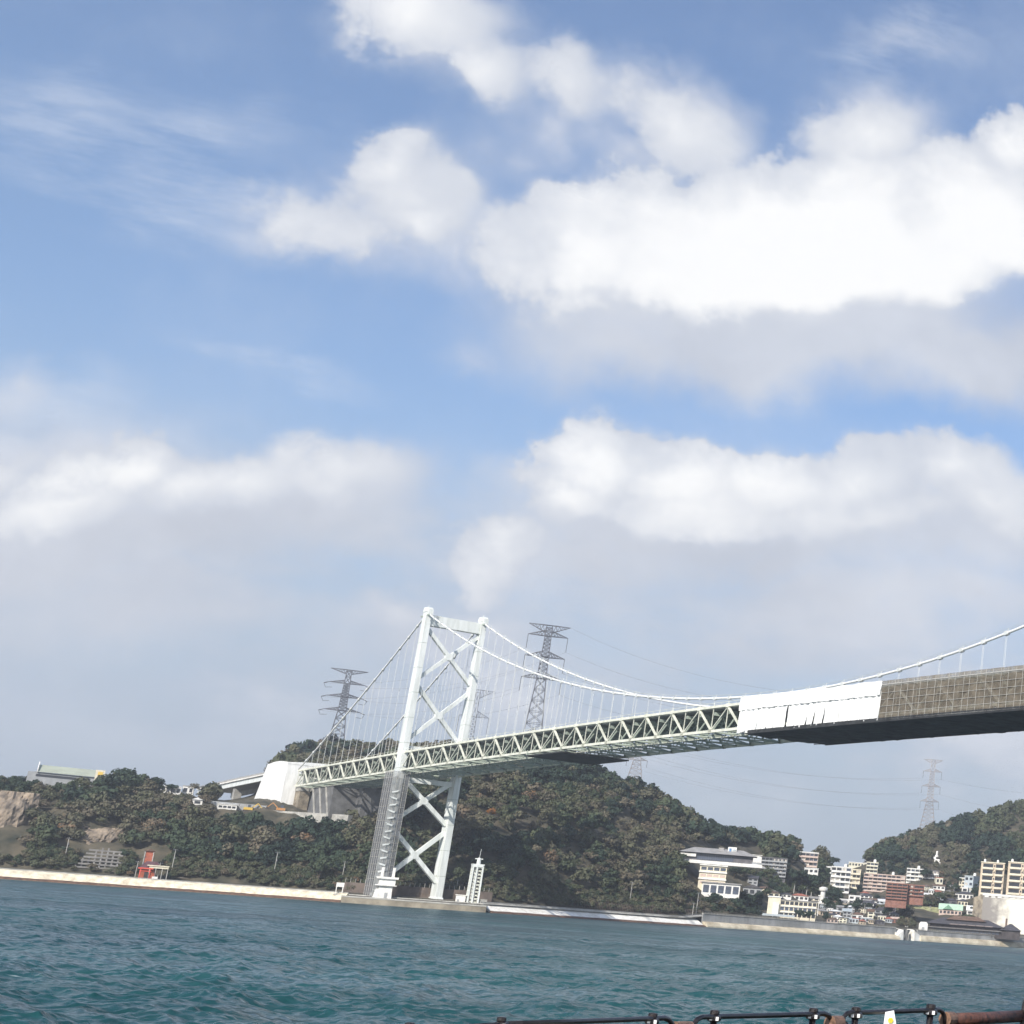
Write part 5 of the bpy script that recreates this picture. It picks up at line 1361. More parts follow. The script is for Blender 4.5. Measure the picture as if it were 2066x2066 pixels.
t = thing('control_building', 'white quay building with overhanging slabs in front of the scaffolded leg', 'quay building', (*pt(772, 866, 3.2)[:2], 3.2), rz=frame(pt(772, 866, 3.2)))
m = MB(); m.hexa([(-3.2, 0, 0), (3.8, 0, 0), (3.6, 4.5, 0), (-3.0, 4.5, 0), (-2.6, .3, 6), (3.6, .3, 6), (3.4, 4.2, 6), (-2.6, 4.2, 6)]); child(m, 'lower_wall', w_white, t)
m = MB(); m.box((-4.6, -1, 6.01), (5.4, 5.4, 6.5)); child(m, 'slab', w_white, t)
m = MB(); m.box((-3.0, 0, 6.51), (4.6, 4.4, 9.4)); child(m, 'upper_wall', w_white, t)
m = MB(); m.box((-4.2, -1, 9.41), (5.8, 5.4, 10.4)); child(m, 'roof_slab', w_white, t)
for x in (-2.0, 3.2):
    m = MB(); m.box((x - .8, 1, 10.41), (x + .5, 2.4, 15)); child(m, 'vent_stack', w_white, t)
m = MB(); m.box((.4, -.06, .1), (1.8, .35, 2.8)); child(m, 'door', w_grey, t)
t = thing('buttress', 'white buttress beside the quay building', 'buttress', (*pt(759, 865, 3.2)[:2], 3.2), rz=frame(pt(759, 865, 3.2)))
m = MB(); m.hexa([(-2, 0, 0), (1.6, 0, 0), (1.6, 3, 0), (-2, 3, 0), (-.9, .8, 4.4), (.6, .8, 4.4), (.6, 2.4, 4.4), (-.9, 2.4, 4.4)]); child(m, 'body', w_white, t)
t = thing('pavilion', 'small white pavilion on four posts on the revetment left of the tower', 'pavilion', (*pt(683, 870, 3.9)[:2], 3.9), rz=frame(pt(683, 870, 3.9)))
m = MB(); m.box((-1.7, 0, 3.3), (1.9, 2.6, 5.4)); child(m, 'top_box', w_white, t)
for x in (-1.4, 1.5):
    for y in (.2, 2.3):
        m = MB(); m.box((x - .22, y - .2, 0), (x + .22, y + .2, 3.29)); child(m, 'post', w_white, t)
m = MB(); m.box((-2.2, -.3, -.8), (2.4, 3, -.01)); child(m, 'base', concrete, t)
t = thing('leg_plinth', 'dark concrete plinth carrying the far bridge leg', 'plinth', bp(0, WID, 0)); m = MB(); m.hexa([bp(s, w, z) for z in (0, 3.4) for s, w in ((-9, WID - 5), (9, WID - 5), (9, WID + 6), (-9, WID + 6))]); m.build('block', dark_conc, t, off=t.location)
t = thing('leg_plinth', 'low concrete plinth carrying the scaffolded bridge leg', 'plinth', bp(0, 0, 0)); m = MB(); m.hexa([bp(s, w, z) for z in (-1, 3.3) for s, w in ((-9, -6), (9, -6), (9, 5), (-9, 5))]); m.build('block', concrete, t, off=t.location)
# brown bank wall behind the tower feet, fence on top
pa = [pt(px, Ys(px) + 29, 3) for px in range(690, 1000, 20)]
t = thing('bank_wall', 'long dark brown bank wall behind the feet of the bridge tower', 'retaining wall', pa[7]); sweep(pa, [(0, 0), (.3, 7.0), (1.2, 7.0), (1.2, 0)]).build('wall_face', mat('brown_bank_wall', (.115, .09, .075), .9, .25, .2, bump=.3), t, off=t.location)
m = MB()
for a_, b_ in zip(pa[:-1], pa[1:]):
    for q in np.linspace(0, 1, 3)[:-1]: p = a_ * (1 - q) + b_ * q; m.bar(p + [.2, .6, 7.0], p + [.2, .6, 9.0], .16)
t = thing('bank_fence', 'row of slim fence posts on top of the brown bank wall', 'fence', pa[7] + np.array([0, 0, 4])); m.build('post_row', pole_mat, t, off=t.location)
pa = [pt(px, Ys(px) + 28, 5) for px in range(1165, 1420, 10)]
m = MB()
for a_, b_ in zip(pa[:-1], pa[1:]):
    for q in np.linspace(0, 1, 4)[:-1]: p = a_ * (1 - q) + b_ * q; m.bar(p, p + [0, 0, 4.2], .14)
    for h_ in (2.0, 4.1): m.bar(a_ + [0, 0, h_], b_ + [0, 0, h_], .12)
t = thing('slope_fence', 'tall rusty rockfall fence along the foot of the wooded hill', 'fence', pa[10]); m.build('post_and_wire_lattice', mat('rust_fence', (.16, .12, .10), .8, .2, .5), t, off=t.location)
for nm, px, py, w_, h_, lab in (('grass_bank', 1867, 1838, 34, 9, 'dry yellow grass terraces behind the sea wall'), ('scrub_bank', 400, 1767, 48, 7, 'bare brown earth bank along the road right of the shrine')):
    P = ground(px, py); t = thing(nm, lab, 'bank', P, rz=frame(P)); k = mpp(P)
    m = rough_sheet(lambda a, b: ((a - .5) * 2 * w_ * k, -3 + 14 * b + 2.5 * (fbm(np.array(a * 6), np.array(b * 4), 2) - .5), -2.0 + h_ * 1.6 * k * (b if nm == 'grass_bank' else math.sin(min(1, b * 1.3) * 1.57) * (1 - (2 * a - 1) ** 2) ** .5)), 40, 14)
    child(m, 'slope', grass_mat if nm == 'grass_bank' else scrub_mat, t, smooth=True)

# ================================================================== TREES
def crown_quads(n, lobes, leaf, seed, flat=.25):
    r = np.random.default_rng(seed)
    L_ = np.array(lobes, float); wgt = L_[:, 3] ** 2; wgt /= wgt.sum()
    k = r.choice(len(L_), n, p=wgt)
    d = r.normal(size=(n, 3)); d[:, 2] = np.where(d[:, 2] < -.35, -d[:, 2] * .6, d[:, 2]); d /= np.linalg.norm(d, axis=1)[:, None]
    rad = L_[k, 3] * r.uniform(.62, 1.10, n)
    c = L_[k, :3] + d * rad[:, None] * np.array([1, 1, .85])
    nrm = d + r.normal(size=(n, 3)) * .36; nrm /= np.linalg.norm(nrm, axis=1)[:, None]
    a = np.cross(nrm, r.normal(size=(n, 3))); a /= np.linalg.norm(a, axis=1)[:, None]; b = np.cross(nrm, a)
    s = leaf * r.uniform(.6, 1.35, n)
    q = np.stack([c - a * s[:, None], c - b * s[:, None] * .8 + nrm * s[:, None] * flat, c + a * s[:, None], c + b * s[:, None] * .8], 1)
    return q, r.uniform(-1, 1, n)
def rand_lobes(seed, n=6):
    r = np.random.default_rng(seed); out = [(0, 0, .05, .62)]
    for i in range(n):
        t = 2 * PI * i / n + r.uniform(-.4, .4); q = r.uniform(.35, .66); out.append((math.cos(t) * q, math.sin(t) * q, r.uniform(-.3, .38), r.uniform(.30, .48)))
    out.append((r.uniform(-.15, .15), r.uniform(-.15, .15), .5, .36))
    return out
NV = 8
BASE_N = [crown_quads(300, rand_lobes(i), .135, i) for i in range(NV)]
BASE_F = [crown_quads(150, rand_lobes(i + 20), .185, i + 20) for i in range(NV)]
BASE_B = [crown_quads(190, rand_lobes(i + 40), .11, i + 40) for i in range(4)]     # sparse, half-bare crowns

# terrain sample points for the wood
def clear(px, py):
    """places on the far shore without trees"""
    if px < 46 and 1612 < py < 1735 and px > -60: return True
    if 160 < px < 246 and 1672 < py < 1760: return True
    if 156 < px < 246 and 1718 < py < 1760: return True
    if -30 < px < 210 and py < 1588: return True
    if 318 < px < 396 and 1572 < py < 1614: return True
    if 384 < px < 410 and 1604 < py < 1640: return True
    if 428 < px < 545 and 1604 < py < 1660: return True
    if 455 < px < 545 and 1540 < py < 1640: return True
    if 530 < px < 712 and 1588 < py < 1674: return True
    if 272 < px < 336 and py > 1712: return True
    if 356 < px < 500 and py > 1774: return True
    if px > 1372 and px < 1540 and 1706 < py < 1812 and not (px > 1496 and 1762 < py < 1785): return True
    for a, b, c, d in ((1536, 1650, 1806, 1860), (1500, 1532, 1786, 1812), (1606, 1650, 1722, 1775), (1672, 1734, 1752, 1803), (1712, 1770, 1740, 1768), (1740, 1864, 1768, 1812), (1828, 1894, 1755, 1779),
                       (1696, 1764, 1806, 1834), (1764, 1812, 1818, 1834), (1668, 1812, 1838, 1870), (1894, 1980, 1826, 1850), (1924, 1966, 1800, 1830), (1934, 1964, 1770, 1802), (1850, 2080, 1850, 1900), (1976, 2100, 1764, 1900), (1838, 1896, 1830, 1856), (1854, 1908, 1785, 1814), (1575, 1660, 1814, 1860)):
        if a < px < b and c < py < d: return True
    if 1876 < px < 1902 and 1718 < py < 1750: return True
    return False
KEEP = []     # (position, radius) of the individually placed trees
quads = {'left': [], 'hill': [], 'right': []}; tints = {'left': [], 'hill': [], 'right': []}
patch = lambda px, py, s: float(fbm(np.array(px * .011 + s), np.array(py * .02 + s * 1.7), 31 + s, 3))
nTree = 0
rr = np.random.default_rng(11)
Pg = TP[:, 1:nJ - 2]                           # foot .. just behind the ridge
A1 = np.linalg.norm(np.diff(Pg[:, :-1], axis=0), axis=2)[:, :]; A2 = np.linalg.norm(np.diff(Pg[:-1], axis=1), axis=2)
for i in range(len(gx) - 1):
    if gx[i] < -330 or gx[i] > 2330: continue
    for j in range(A2.shape[1]):
        area = A1[i, j] * A2[i, j]
        far = Pg[i, j, 1] > 1150
        dens = 1 / 38.0 if not far else 1 / 50.0
        if Pg[i, j, 2] < 15 and gx[i] < 1380: dens *= 6.0
        if 1425 < gx[i] < 1980 and Pg[i, j, 2] < 60: dens *= 2.0
        if gx[i] < 720: dens *= 1.45
        if gx[i] < -20 or gx[i] > 2090: dens *= .6
        n = rr.poisson(area * dens)
        for _ in range(n):
            a, b = rr.random(2); p = Pg[i, j] * (1 - a) * (1 - b) + Pg[i + 1, j] * a * (1 - b) + Pg[i, j + 1] * (1 - a) * b + Pg[i + 1, j + 1] * a * b
            x, y = proj(p)
            if clear(x, y): continue
            if p[2] < 4.75: continue
            town = x > 1425 and y > 1745 - max(0, (x - 1900)) * .0 and not x > 1990
            if town and rr.random() < .12: continue
            reg = 'left' if x < 560 else ('hill' if x < 1660 else 'right')
            R_ = (2.4 + 4.6 * rr.random() ** 1.4) * (1.0 if not far else 1.12)
            if town: R_ *= rr.uniform(.35, .6)
            if (x < 216 and y < 1622) or (300 < x < 420 and 1600 < y < 1650) or (425 < x < 712 and 1660 < y < 1684): R_ *= .68
            if p[2] < 15: R_ = rr.uniform(1.0, 3.0)
            sp_ = patch(x, y, 1); sp2 = patch(x, y, 5)          # stands of one kind of tree
            brown = sp_ > .525 or (rr.random() < .07)
            if 1150 < x < 1400 and 1590 < y < 1745 and rr.random() < .35: brown = True
            if brown: t_ = rr.normal(.70, .09)
            elif sp2 < .43: t_ = rr.normal(.08, .05)
            elif sp2 > .54: t_ = rr.normal(.46, .08)
            else: t_ = rr.normal(.26, .09)
            if p[2] < 14 and x < 1420: t_ = rr.normal(.55, .16)
            if x > 1400 and y < 1700 and sp2 > .45: t_ = rr.normal(.52, .05)       # lighter scrub high on the slopes
            t_ = float(np.clip(t_, 0, .93))
            half_bare = brown and rr.random() < .45
            base = BASE_B[rr.integers(4)] if half_bare else (BASE_F if far else BASE_N)[rr.integers(NV)]
            q, lt = base
            th = rr.uniform(0, 2 * PI); cs, sn = math.cos(th), math.sin(th)
            Rm = np.array([[cs, -sn, 0], [sn, cs, 0], [0, 0, 1]]) * np.array([R_, R_, R_ * rr.choice([rr.uniform(.7, .95), rr.uniform(.9, 1.35)])])[:, None]
            qq = q.reshape(-1, 3) @ Rm.T + p + np.array([0, 0, R_ * rr.uniform(.55, .95)])
            quads[reg].append(qq); tints[reg].append(np.clip(t_ + lt * .035, 0, 1)); nTree += 1
labs = {'left': ('woodland', 'dark mixed wood covering the cliffs and plateau edge left of the bridge'),
        'hill': ('woodland', 'mixed green and brown wood covering the round hill behind the bridge'),
        'right': ('woodland', 'green wood covering the far hill above the town')}
for r_ in quads:
    Vq = np.concatenate(quads[r_]); me = npmesh('woodland', Vq, np.arange(len(Vq)).reshape(-1, 4), leaf_forest, np.concatenate(tints[r_]))
    o = link('woodland', me); tag(o, labs[r_][1], 'wood', kind='stuff')
print('forest trees', nTree, 'quads', sum(len(np.concatenate(t)) for t in tints.values()))

# individual trees that stand apart from the wood
TREEM = {}
def treemesh(kind):
    if kind in TREEM: return TREEM[kind]
    if kind == 'round': q, lt = crown_quads(900, [(0, 0, .1, .72), (.3, 0, 0, .6), (-.3, .1, 0, .6), (0, -.3, -.05, .6), (.05, .3, 0, .6)], .10, 301); t0 = .10
    elif kind == 'dark': q, lt = crown_quads(800, rand_lobes(302, 7), .10, 302); t0 = .14
    elif kind == 'green': q, lt = crown_quads(800, rand_lobes(303, 7), .10, 303); t0 = .36
    elif kind == 'brown': q, lt = crown_quads(520, rand_lobes(304, 8), .085, 304); t0 = .78
    elif kind == 'orange': q, lt = crown_quads(520, rand_lobes(305, 7), .09, 305); t0 = 1.0
    elif kind == 'conifer':
        q, lt = crown_quads(700, [(0, 0, -.7 + .25 * i, .52 - .062 * i) for i in range(8)], .10, 306); t0 = .08
    elif kind == 'bush': q, lt = crown_quads(420, rand_lobes(307, 6), .12, 307); t0 = .45
    me = npmesh('crown', q.reshape(-1, 3), np.arange(len(q) * 4).reshape(-1, 4), leaf_forest, np.clip(t0 + lt * (.09 if kind != 'orange' else .05), 0, 1))
    tm = MB(); tm.tube([(0, 0, -1.9), (.03, 0, -1.0), (0, .02, 0)], [.075, .055, .035], 6)
    for t in range(4): a = t * 1.6 + .3; tm.tube([(0, 0, -.8 + t * .12), (.28 * math.cos(a), .28 * math.sin(a), -.15 + t * .1)], [.035, .015], 5)
    tme = tm.mesh('trunk'); tme.materials.append(bark)
    TREEM[kind] = (me, tme); return TREEM[kind]
def tree(px, py_b, hpx, kind, label, cat='tree', wide=1.0, name=None, lift=1.35):
    P = ground(px, py_b); k = mpp(P); R_ = hpx * k / 2.15
    nm = name or {'round': 'round_tree', 'dark': 'evergreen_tree', 'green': 'broadleaf_tree', 'brown': 'bare_tree', 'orange': 'autumn_tree', 'conifer': 'conifer_tree', 'bush': 'shrub'}[kind]
    t = thing(nm, label, cat, P, rz=float(rng.uniform(0, 6.28)))
    me, tme = treemesh(kind)
    for o_, d_ in (('crown', me), ('trunk', tme)):
        o = link(o_, d_, t); o.scale = (R_ * wide, R_ * wide, R_); o.location = (0, 0, R_ * lift)
    return t
for a in [
 (41, 1576, 26, 'round', 'round dark tree standing on the plateau left of the green roof', 'tree', 1.0),
 (432, 1582, 36, 'round', 'large round dark tree on the plateau skyline left of the viaduct', 'tree', 1.15),
 (245, 1582, 44, 'dark', 'tall dark tree clump on the skyline right of the green roof', 'tree', 1.2),
 (266, 1580, 40, 'conifer', 'narrow dark conifer at the right end of the skyline clump', 'tree', .8),
 (212, 1578, 26, 'brown', 'bare brown tree behind the cream sign panel', 'tree', 1.3),
 (315, 1582, 32, 'dark', 'dark tree with a stepped top on the plateau skyline', 'tree', 1.3),
 (350, 1574, 20, 'dark', 'low dark tree behind the plateau house', 'tree', 1.6),
 (395, 1572, 24, 'brown', 'bare brown tree on the skyline beside the large round tree', 'tree', 1.2),
 (318, 1612, 24, 'orange', 'rusty autumn tree on the slope below the plateau house', 'tree', 1.5),
 (345, 1616, 24, 'orange', 'golden brown autumn tree right of the rusty one', 'tree', 1.4),
 (710, 1640, 36, 'orange', 'golden tree lit by the sun beside the anchorage', 'tree', 1.0),
 (990, 1652, 22, 'orange', 'bright orange tree alone in the shaded wood', 'tree', 1.3),
 (870, 1778, 30, 'brown', 'light brown tree between the legs of the bridge tower', 'tree', 1.0),
 (640, 1790, 60, 'green', 'tall olive tree at the foot of the wood left of the scaffolded leg', 'tree', .9),
 (1212, 1762, 26, 'bush', 'pale olive shrub slanting over the rockfall fence', 'shrub', 1.6),
 (1380, 1818, 44, 'brown', 'reddish brown tree at the foot of the hill left of the hall', 'tree', 1.2),
 (1365, 1838, 34, 'brown', 'low brown tree on the bank beside the two poles', 'tree', 1.4),
 (1395, 1826, 30, 'green', 'yellow green tree in front of the hall', 'tree', 1.2),
 (1440, 1832, 30, 'dark', 'dark tree hiding the foot of the hall', 'tree', 1.3),
 (1462, 1838, 26, 'brown', 'thin brown tree below the hall pillars', 'tree', 1.3),
 (1485, 1842, 30, 'dark', 'dark tree left of the cream school-like building', 'tree', 1.4),
 (1508, 1838, 34, 'dark', 'tall dark tree touching the blank cream wing', 'tree', 1.1),
 (1419, 1842, 24, 'brown', 'brown shrub behind the sea wall below the hall', 'shrub', 1.6),
 (1480, 1775, 26, 'dark', 'dark tree under the overhanging end of the hall', 'tree', 1.4),
 (1500, 1776, 30, 'green', 'grey green tree between the hall and the dark block', 'tree', 1.2),
 (1590, 1786, 34, 'dark', 'big dark tree behind the palms', 'tree', 1.4),
 (1615, 1792, 36, 'dark', 'second big dark tree right of the palms', 'tree', 1.3),
 (1645, 1802, 34, 'dark', 'dark tree on the slope beside the arched balcony block', 'tree', 1.2),
 (1680, 1822, 28, 'round', 'round dark tree beside the white column', 'tree', 1.3),
 (1680, 1742, 22, 'dark', 'dark tree clump on the saddle skyline', 'tree', 1.7),
 (1536, 1682, 12, 'round', 'small round tree on the falling ridge line', 'tree', 1.5),
 (1546, 1812, 18, 'bush', 'green shrub among the tiled roofs', 'shrub', 1.4),
 (1612, 1858, 22, 'dark', 'dark tree in front of the school-like building', 'tree', 1.3),
 (1632, 1860, 22, 'dark', 'dark tree at the right end of the school-like building', 'tree', 1.2),
 (1815, 1812, 18, 'dark', 'dark tree in the recess of the brick block', 'tree', 1.2),
 (1725, 1844, 22, 'dark', 'dark tree among the old houses', 'tree', 1.2),
 (1790, 1856, 26, 'dark', 'dark tree behind the pink roofed shop', 'tree', 1.0),
 (1826, 1854, 26, 'dark', 'column of dark foliage left of the tall bank pole', 'tree', .9),
 (1818, 1862, 14, 'bush', 'green shrub beside the channel abutment', 'shrub', 1.6),
 (1842, 1832, 20, 'brown', 'brown scrub tree on the bank under the white roofed house', 'tree', 1.8),
 (1870, 1826, 22, 'brown', 'brown scrub tree above the dry grass', 'tree', 1.8),
 (1895, 1822, 22, 'green', 'bushy green tree left of the long white dormer', 'tree', 1.6),
 (1868, 1776, 22, 'dark', 'dark tree below the dark flat roofed block', 'tree', 1.6),
 (1960, 1845, 16, 'dark', 'dark tree between the mint roof and the white gable', 'tree', 1.3),
 (1950, 1862, 18, 'bush', 'trimmed green hedge-like shrub above the dark restaurant', 'shrub', 2.4),
 (1925, 1858, 12, 'brown', 'reddish shrub in front of the mint roofed house', 'shrub', 2.0),
 (1966, 1812, 22, 'dark', 'dark tree at the corner of the beige flats wall', 'tree', .9),
 (1990, 1766, 20, 'brown', 'bare brown tree above the beige flats', 'tree', 1.9),
 (2040, 1768, 22, 'brown', 'bare grey brown tree above the beige flats further along', 'tree', 1.9),
 (1930, 1788, 24, 'dark', 'dark tree left of the cream annexe', 'tree', 1.2),
 (1935, 1812, 14, 'green', 'small green tree beside the dark tiled white house', 'tree', 1.3)]:
    tree(*a)
# palms
def palm(px, py, hpx, label):
    P = ground(px, py); k = mpp(P); h = hpx * k; t = thing('palm_tree', label, 'palm', P, 'palms behind the red roofed house')
    m = MB(); m.tube([(0, 0, -1), (.1, 0, h * .45), (0, 0, h * .8)], [.35, .28, .25], 7); child(m, 'trunk', pole_mat, t)
    qs = []; r = np.random.default_rng(int(px))
    for i in range(34):
        a = r.uniform(0, 6.28); e = r.uniform(-.5, 1.2); L_ = h * .30; prev = np.array([0, 0, h * .8]); d = np.array([math.cos(a) * math.cos(e), math.sin(a) * math.cos(e), math.sin(e)]); sd = np.array([-math.sin(a), math.cos(a), 0]) * .35
        for s in range(4):
            nx = prev + d * L_ / 4; d = d + np.array([0, 0, -.28]); d /= np.linalg.norm(d); w0, w1 = (1 - s / 4.5), (1 - (s + 1) / 4.5)
            qs.append(np.array([prev - sd * w0, prev + sd * w0, nx + sd * w1, nx - sd * w1])); prev = nx
    q = np.concatenate(qs); link('crown', npmesh('crown', q, np.arange(len(q)).reshape(-1, 4), leaf_forest, np.clip(r.normal(.42, .05, len(qs)), 0, 1)), t)
palm(1601, 1803, 27, 'leftmost palm standing apart from the other palms'); palm(1611, 1801, 16, 'shortest palm with a thin trunk'); palm(1618, 1804, 22, 'middle palm with a full crown'); palm(1626, 1809, 27, 'rightmost palm tall against the dark tree'); palm(1636, 1810, 14, 'small palm half hidden right of the others')

# ================================================================== PYLONS AND WIRES
def pylon(name, label, px, Y, py_top, lean_arms, style, mt, base_w=None, nrm_yaw=0, py_base=None):
    i = None
    P = pt(px, Y, ground_at(px, Y)) if py_base is None else at(px, py_base, Y)
    k = mpp(P); t = thing(name, label, 'pylon', P, rz=frame(P, nrm_yaw))
    # height so that the top shows at py_top
    lo, hi = 5, 260
    for _ in range(40):
        mid = (lo + hi) / 2
        if proj(P + np.array([0, 0, mid]))[1] > py_top: lo = mid
        else: hi = mid
    H_ = lo
    return t, H_, k
def lattice_leg(m, w0, w1, z0, z1, n, b=.32):
    zs = np.linspace(0, 1, n + 1) ** .9
    for q in range(n):
        fa, fb_ = zs[q], zs[q + 1]; wa, wb = w0 + (w1 - w0) * fa, w0 + (w1 - w0) * fb_; za, zb_ = z0 + (z1 - z0) * fa, z0 + (z1 - z0) * fb_
        ca = [(-wa, -wa), (wa, -wa), (wa, wa), (-wa, wa)]; cb_ = [(-wb, -wb), (wb, -wb), (wb, wb), (-wb, wb)]
        for s in range(4):
            s2 = (s + 1) % 4
            m.bar((*ca[s], za), (*cb_[s], zb_), b * 1.5); m.bar((*ca[s], za), (*cb_[s2], zb_), b * .75); m.bar((*ca[s2], za), (*cb_[s], zb_), b * .75); m.bar((*cb_[s], zb_), (*cb_[s2], zb_), b * .75)
def cross_arm(m, z, half, wbody, depth, up, b=.32, top_arm=False):
    for s in (-1, 1):
        tip = np.array([s * half, 0, z])
        for y in (-wbody, wbody):
            a0 = np.array([s * wbody, y, z]); a1 = np.array([s * wbody, y, z + depth * up])
            m.bar(a0, tip, b); m.bar(a1, tip, b)
            n = 5
            for i in range(1, n):
                p0 = a0 + (tip - a0) * i / n; p1 = a1 + (tip - a1) * (i - .5) / n; p2 = a0 + (tip - a0) * (i - 1) / n
                m.bar(p1, p0, b * .6); m.bar(p1, p2, b * .6)
        for i in range(0, 5):
            f = i / 5; m.bar((s * (wbody + (half - wbody) * f), -wbody * (1 - f), z), (s * (wbody + (half - wbody) * f), wbody * (1 - f), z), b * .6)
    m.box((-wbody, -wbody, z - .15), (wbody, wbody, z + .15))
ARM_TIPS = {}
def big_pylon(label, px, Y, py_top, arms, half, wtop, wbase, mt, mt_low, ins='down', b=.32, key=None, nlow=7, py_base=None, yaw=0):
    t, H_, k = pylon('power_pylon', label, px, Y, py_top, None, None, mt, py_base=py_base, nrm_yaw=yaw)
    fz = [1 - a for a in arms]
    w = lambda z: np.interp(z, [0, H_ * fz[-1], H_], [wbase, wtop * 1.7, wtop])
    m = MB(); lattice_leg(m, wbase, w(H_ * fz[-1]), 0, H_ * fz[-1], nlow, b * 1.1); child(m, 'leg_lattice', mt_low, t)
    m = MB(); lattice_leg(m, w(H_ * fz[-1]), w(H_ * fz[1]), H_ * fz[-1], H_ * fz[1], 10, b); lattice_leg(m, w(H_ * fz[1]), wtop, H_ * fz[1], H_ * .985, 2, b); child(m, 'body_lattice', mt, t)
    tips = []
    for i, f in enumerate(fz):
        m = MB(); hf = half * (1.0 if i else 1.05); z = H_ * f if i else H_
        cross_arm(m, z, hf, w(z), H_ * (.035 if i else .05), 1 if i else -1, b)
        arm = child(m, 'cross_arm', mt, t)
        if i:
            for s in (-1, 1):
                mi = MB(); L_ = H_ * .05
                if ins == 'down': mi.bar((s * hf, 0, z), (s * hf, 0, z - L_ * 1.9), .42); dz = -L_ * 1.9; tipx = s * hf
                else:
                    for y in (-.6, .6): mi.bar((s * hf, y, z), (s * (hf + H_ * .055), y * 3, z - H_ * .022), .34)
                    mi.tube([(s * (hf + H_ * .055), 0, z - H_ * .022), (s * (hf + H_ * .03), 0, z - H_ * .07), (s * hf * .8, 0, z - H_ * .062)], .16, 4); dz = -H_ * .022; tipx = s * (hf + H_ * .055)
                child(mi, 'insulator_string', insul_mat, arm)
                a = t.rotation_euler[2]; tips.append(np.array(t.location) + np.array([math.cos(a) * tipx, math.sin(a) * tipx, z + dz]))
        else:
            a = t.rotation_euler[2]
            for s in (-1, 1): tips.append(np.array(t.location) + np.array([math.cos(a) * s * hf, math.sin(a) * s * hf, z]))
    ARM_TIPS[key] = tips
    return t
big_pylon('dark lattice pylon on the hill left of the bridge tower with drooping insulators', 674, 1270, 1352, [0, .165, .33, .495], 12.3, 1.6, 6.2, grey_galv, grey_galv, 'side', .40, 'P1', 5)
big_pylon('tall dark lattice pylon with hanging insulator bars right of the bridge tower', 1061, 1262, 1262, [0, .072, .215, .36], 14.2, 1.9, 8.6, grey_galv, grey_galv, 'down', .42, 'P2', 8)
big_pylon('faint lattice pylon seen between the legs of the bridge tower', 907, 1700, 1392, [0, .16, .32, .48], 14.0, 1.9, 7, grey_galv, grey_galv, 'down', .30, 'P3', 6)
big_pylon('pale lattice pylon behind the hill below the truss', 1276, 1900, 1462, [0, .16, .34, .52], 11.0, 2.2, 10.5, red_lattice, red_lattice, 'down', .34, 'P4', 7, py_base=1600)
big_pylon('pale red and white lattice pylon on the far hill at the right', 1869, 1960, 1533, [0, .16, .36, .56], 10.5, 2.1, 9.5, red_lattice, red_lattice, 'down', .34, 'P5', 8, py_base=1684)
def wire(a, b, sag, label, r=.07, n=24):
    pts = [a * (1 - f) + b * f - np.array([0, 0, 4 * sag * f * (1 - f)]) for f in np.linspace(0, 1, n)]
    m = MB(); m.tube(pts, r, 4); t = m.build('power_line', wire_mat, None)
    return tag(t, label, 'power line', 'power lines between the pylons')
nm = ['top left', 'top right', 'upper left', 'upper right', 'middle left', 'middle right', 'lower left', 'lower right']
far_end = at(2500, 1330, 560)
for i in range(8):
    a, b = ARM_TIPS['P2'][i], ARM_TIPS['P1'][i]
    if i > 1: wire(a, b, 9, f'power line between the two big dark pylons from the {nm[i]} arms', .065)
    if i in (1, 3, 5, 7):
        e = at(1900, 1400 + 8 * i, 980); wire(a, e, 16, f'power line running right over the bridge from the {nm[i]} arm of the tall pylon', .075)
for i in range(2, 8):
    wire(ARM_TIPS['P4'][i], ARM_TIPS['P5'][i], 14, f'thin power line between the two pale pylons from the {nm[i]} arms', .085)
for i in (3, 5, 7):
    wire(ARM_TIPS['P5'][i], at(2350, 1520 + 28 * i, 1500), 8, f'thin power line leaving the right pale pylon to the right from the {nm[i]} arm', .085)

# ================================================================== WATER
az_in = np.radians(np.linspace(-38.5, -0.5, 1000))
az_all = np.concatenate([np.radians(np.linspace(-80, -39, 40)), az_in, np.radians(np.linspace(1, 60, 50))])
rad = [26.0]
while rad[-1] < 5200:
    r0 = rad[-1]; rad.append(r0 + (max(.12, r0 * .0021) if r0 < 260 else (r0 * .0042 if r0 < 900 else r0 * .012)))
rad = np.array(rad)
AZ, RD = np.meshgrid(az_all, rad, indexing='ij'); X, Y_ = RD * np.sin(AZ), RD * np.cos(AZ)
dr = np.gradient(rad)[None, :]; dres = np.maximum(dr, RD * .0009)
Zw = np.zeros_like(X); DX = np.zeros_like(X); DY = np.zeros_like(X)
wr = np.random.default_rng(5)
for q in range(130):
    lam = .38 * (11.0 / .38) ** (wr.random() ** 1.45); th = math.radians(205) + wr.normal(0, .45); kx, ky = math.cos(th) * 2 * PI / lam, math.sin(th) * 2 * PI / lam
    amp = .0066 * min(lam, 2.4) ** .85 * (1 if lam < 2.4 else (lam / 2.4) ** .45) * wr.uniform(.5, 1.3); ph = wr.uniform(0, 2 * PI)
    att = np.clip((lam / dres - 2.2) / 3, 0, 1)
    A_ = kx * X + ky * Y_ + ph + 1.8 * np.sin(.05 * X + .07 * Y_ + q) + 1.2 * np.sin(.13 * X - .09 * Y_ + 2.1 * q)
    Zw += att * amp * np.cos(A_); c_ = att * amp * .9 * np.sin(A_); DX -= c_ * kx * lam / (2 * PI); DY -= c_ * ky * lam / (2 * PI)
gust = .55 + .9 * fbm(X * .03, Y_ * .02, 77, 4)
Vw = np.stack([X + DX * gust, Y_ + DY * gust, Zw * gust - .25], -1).reshape(-1, 3)
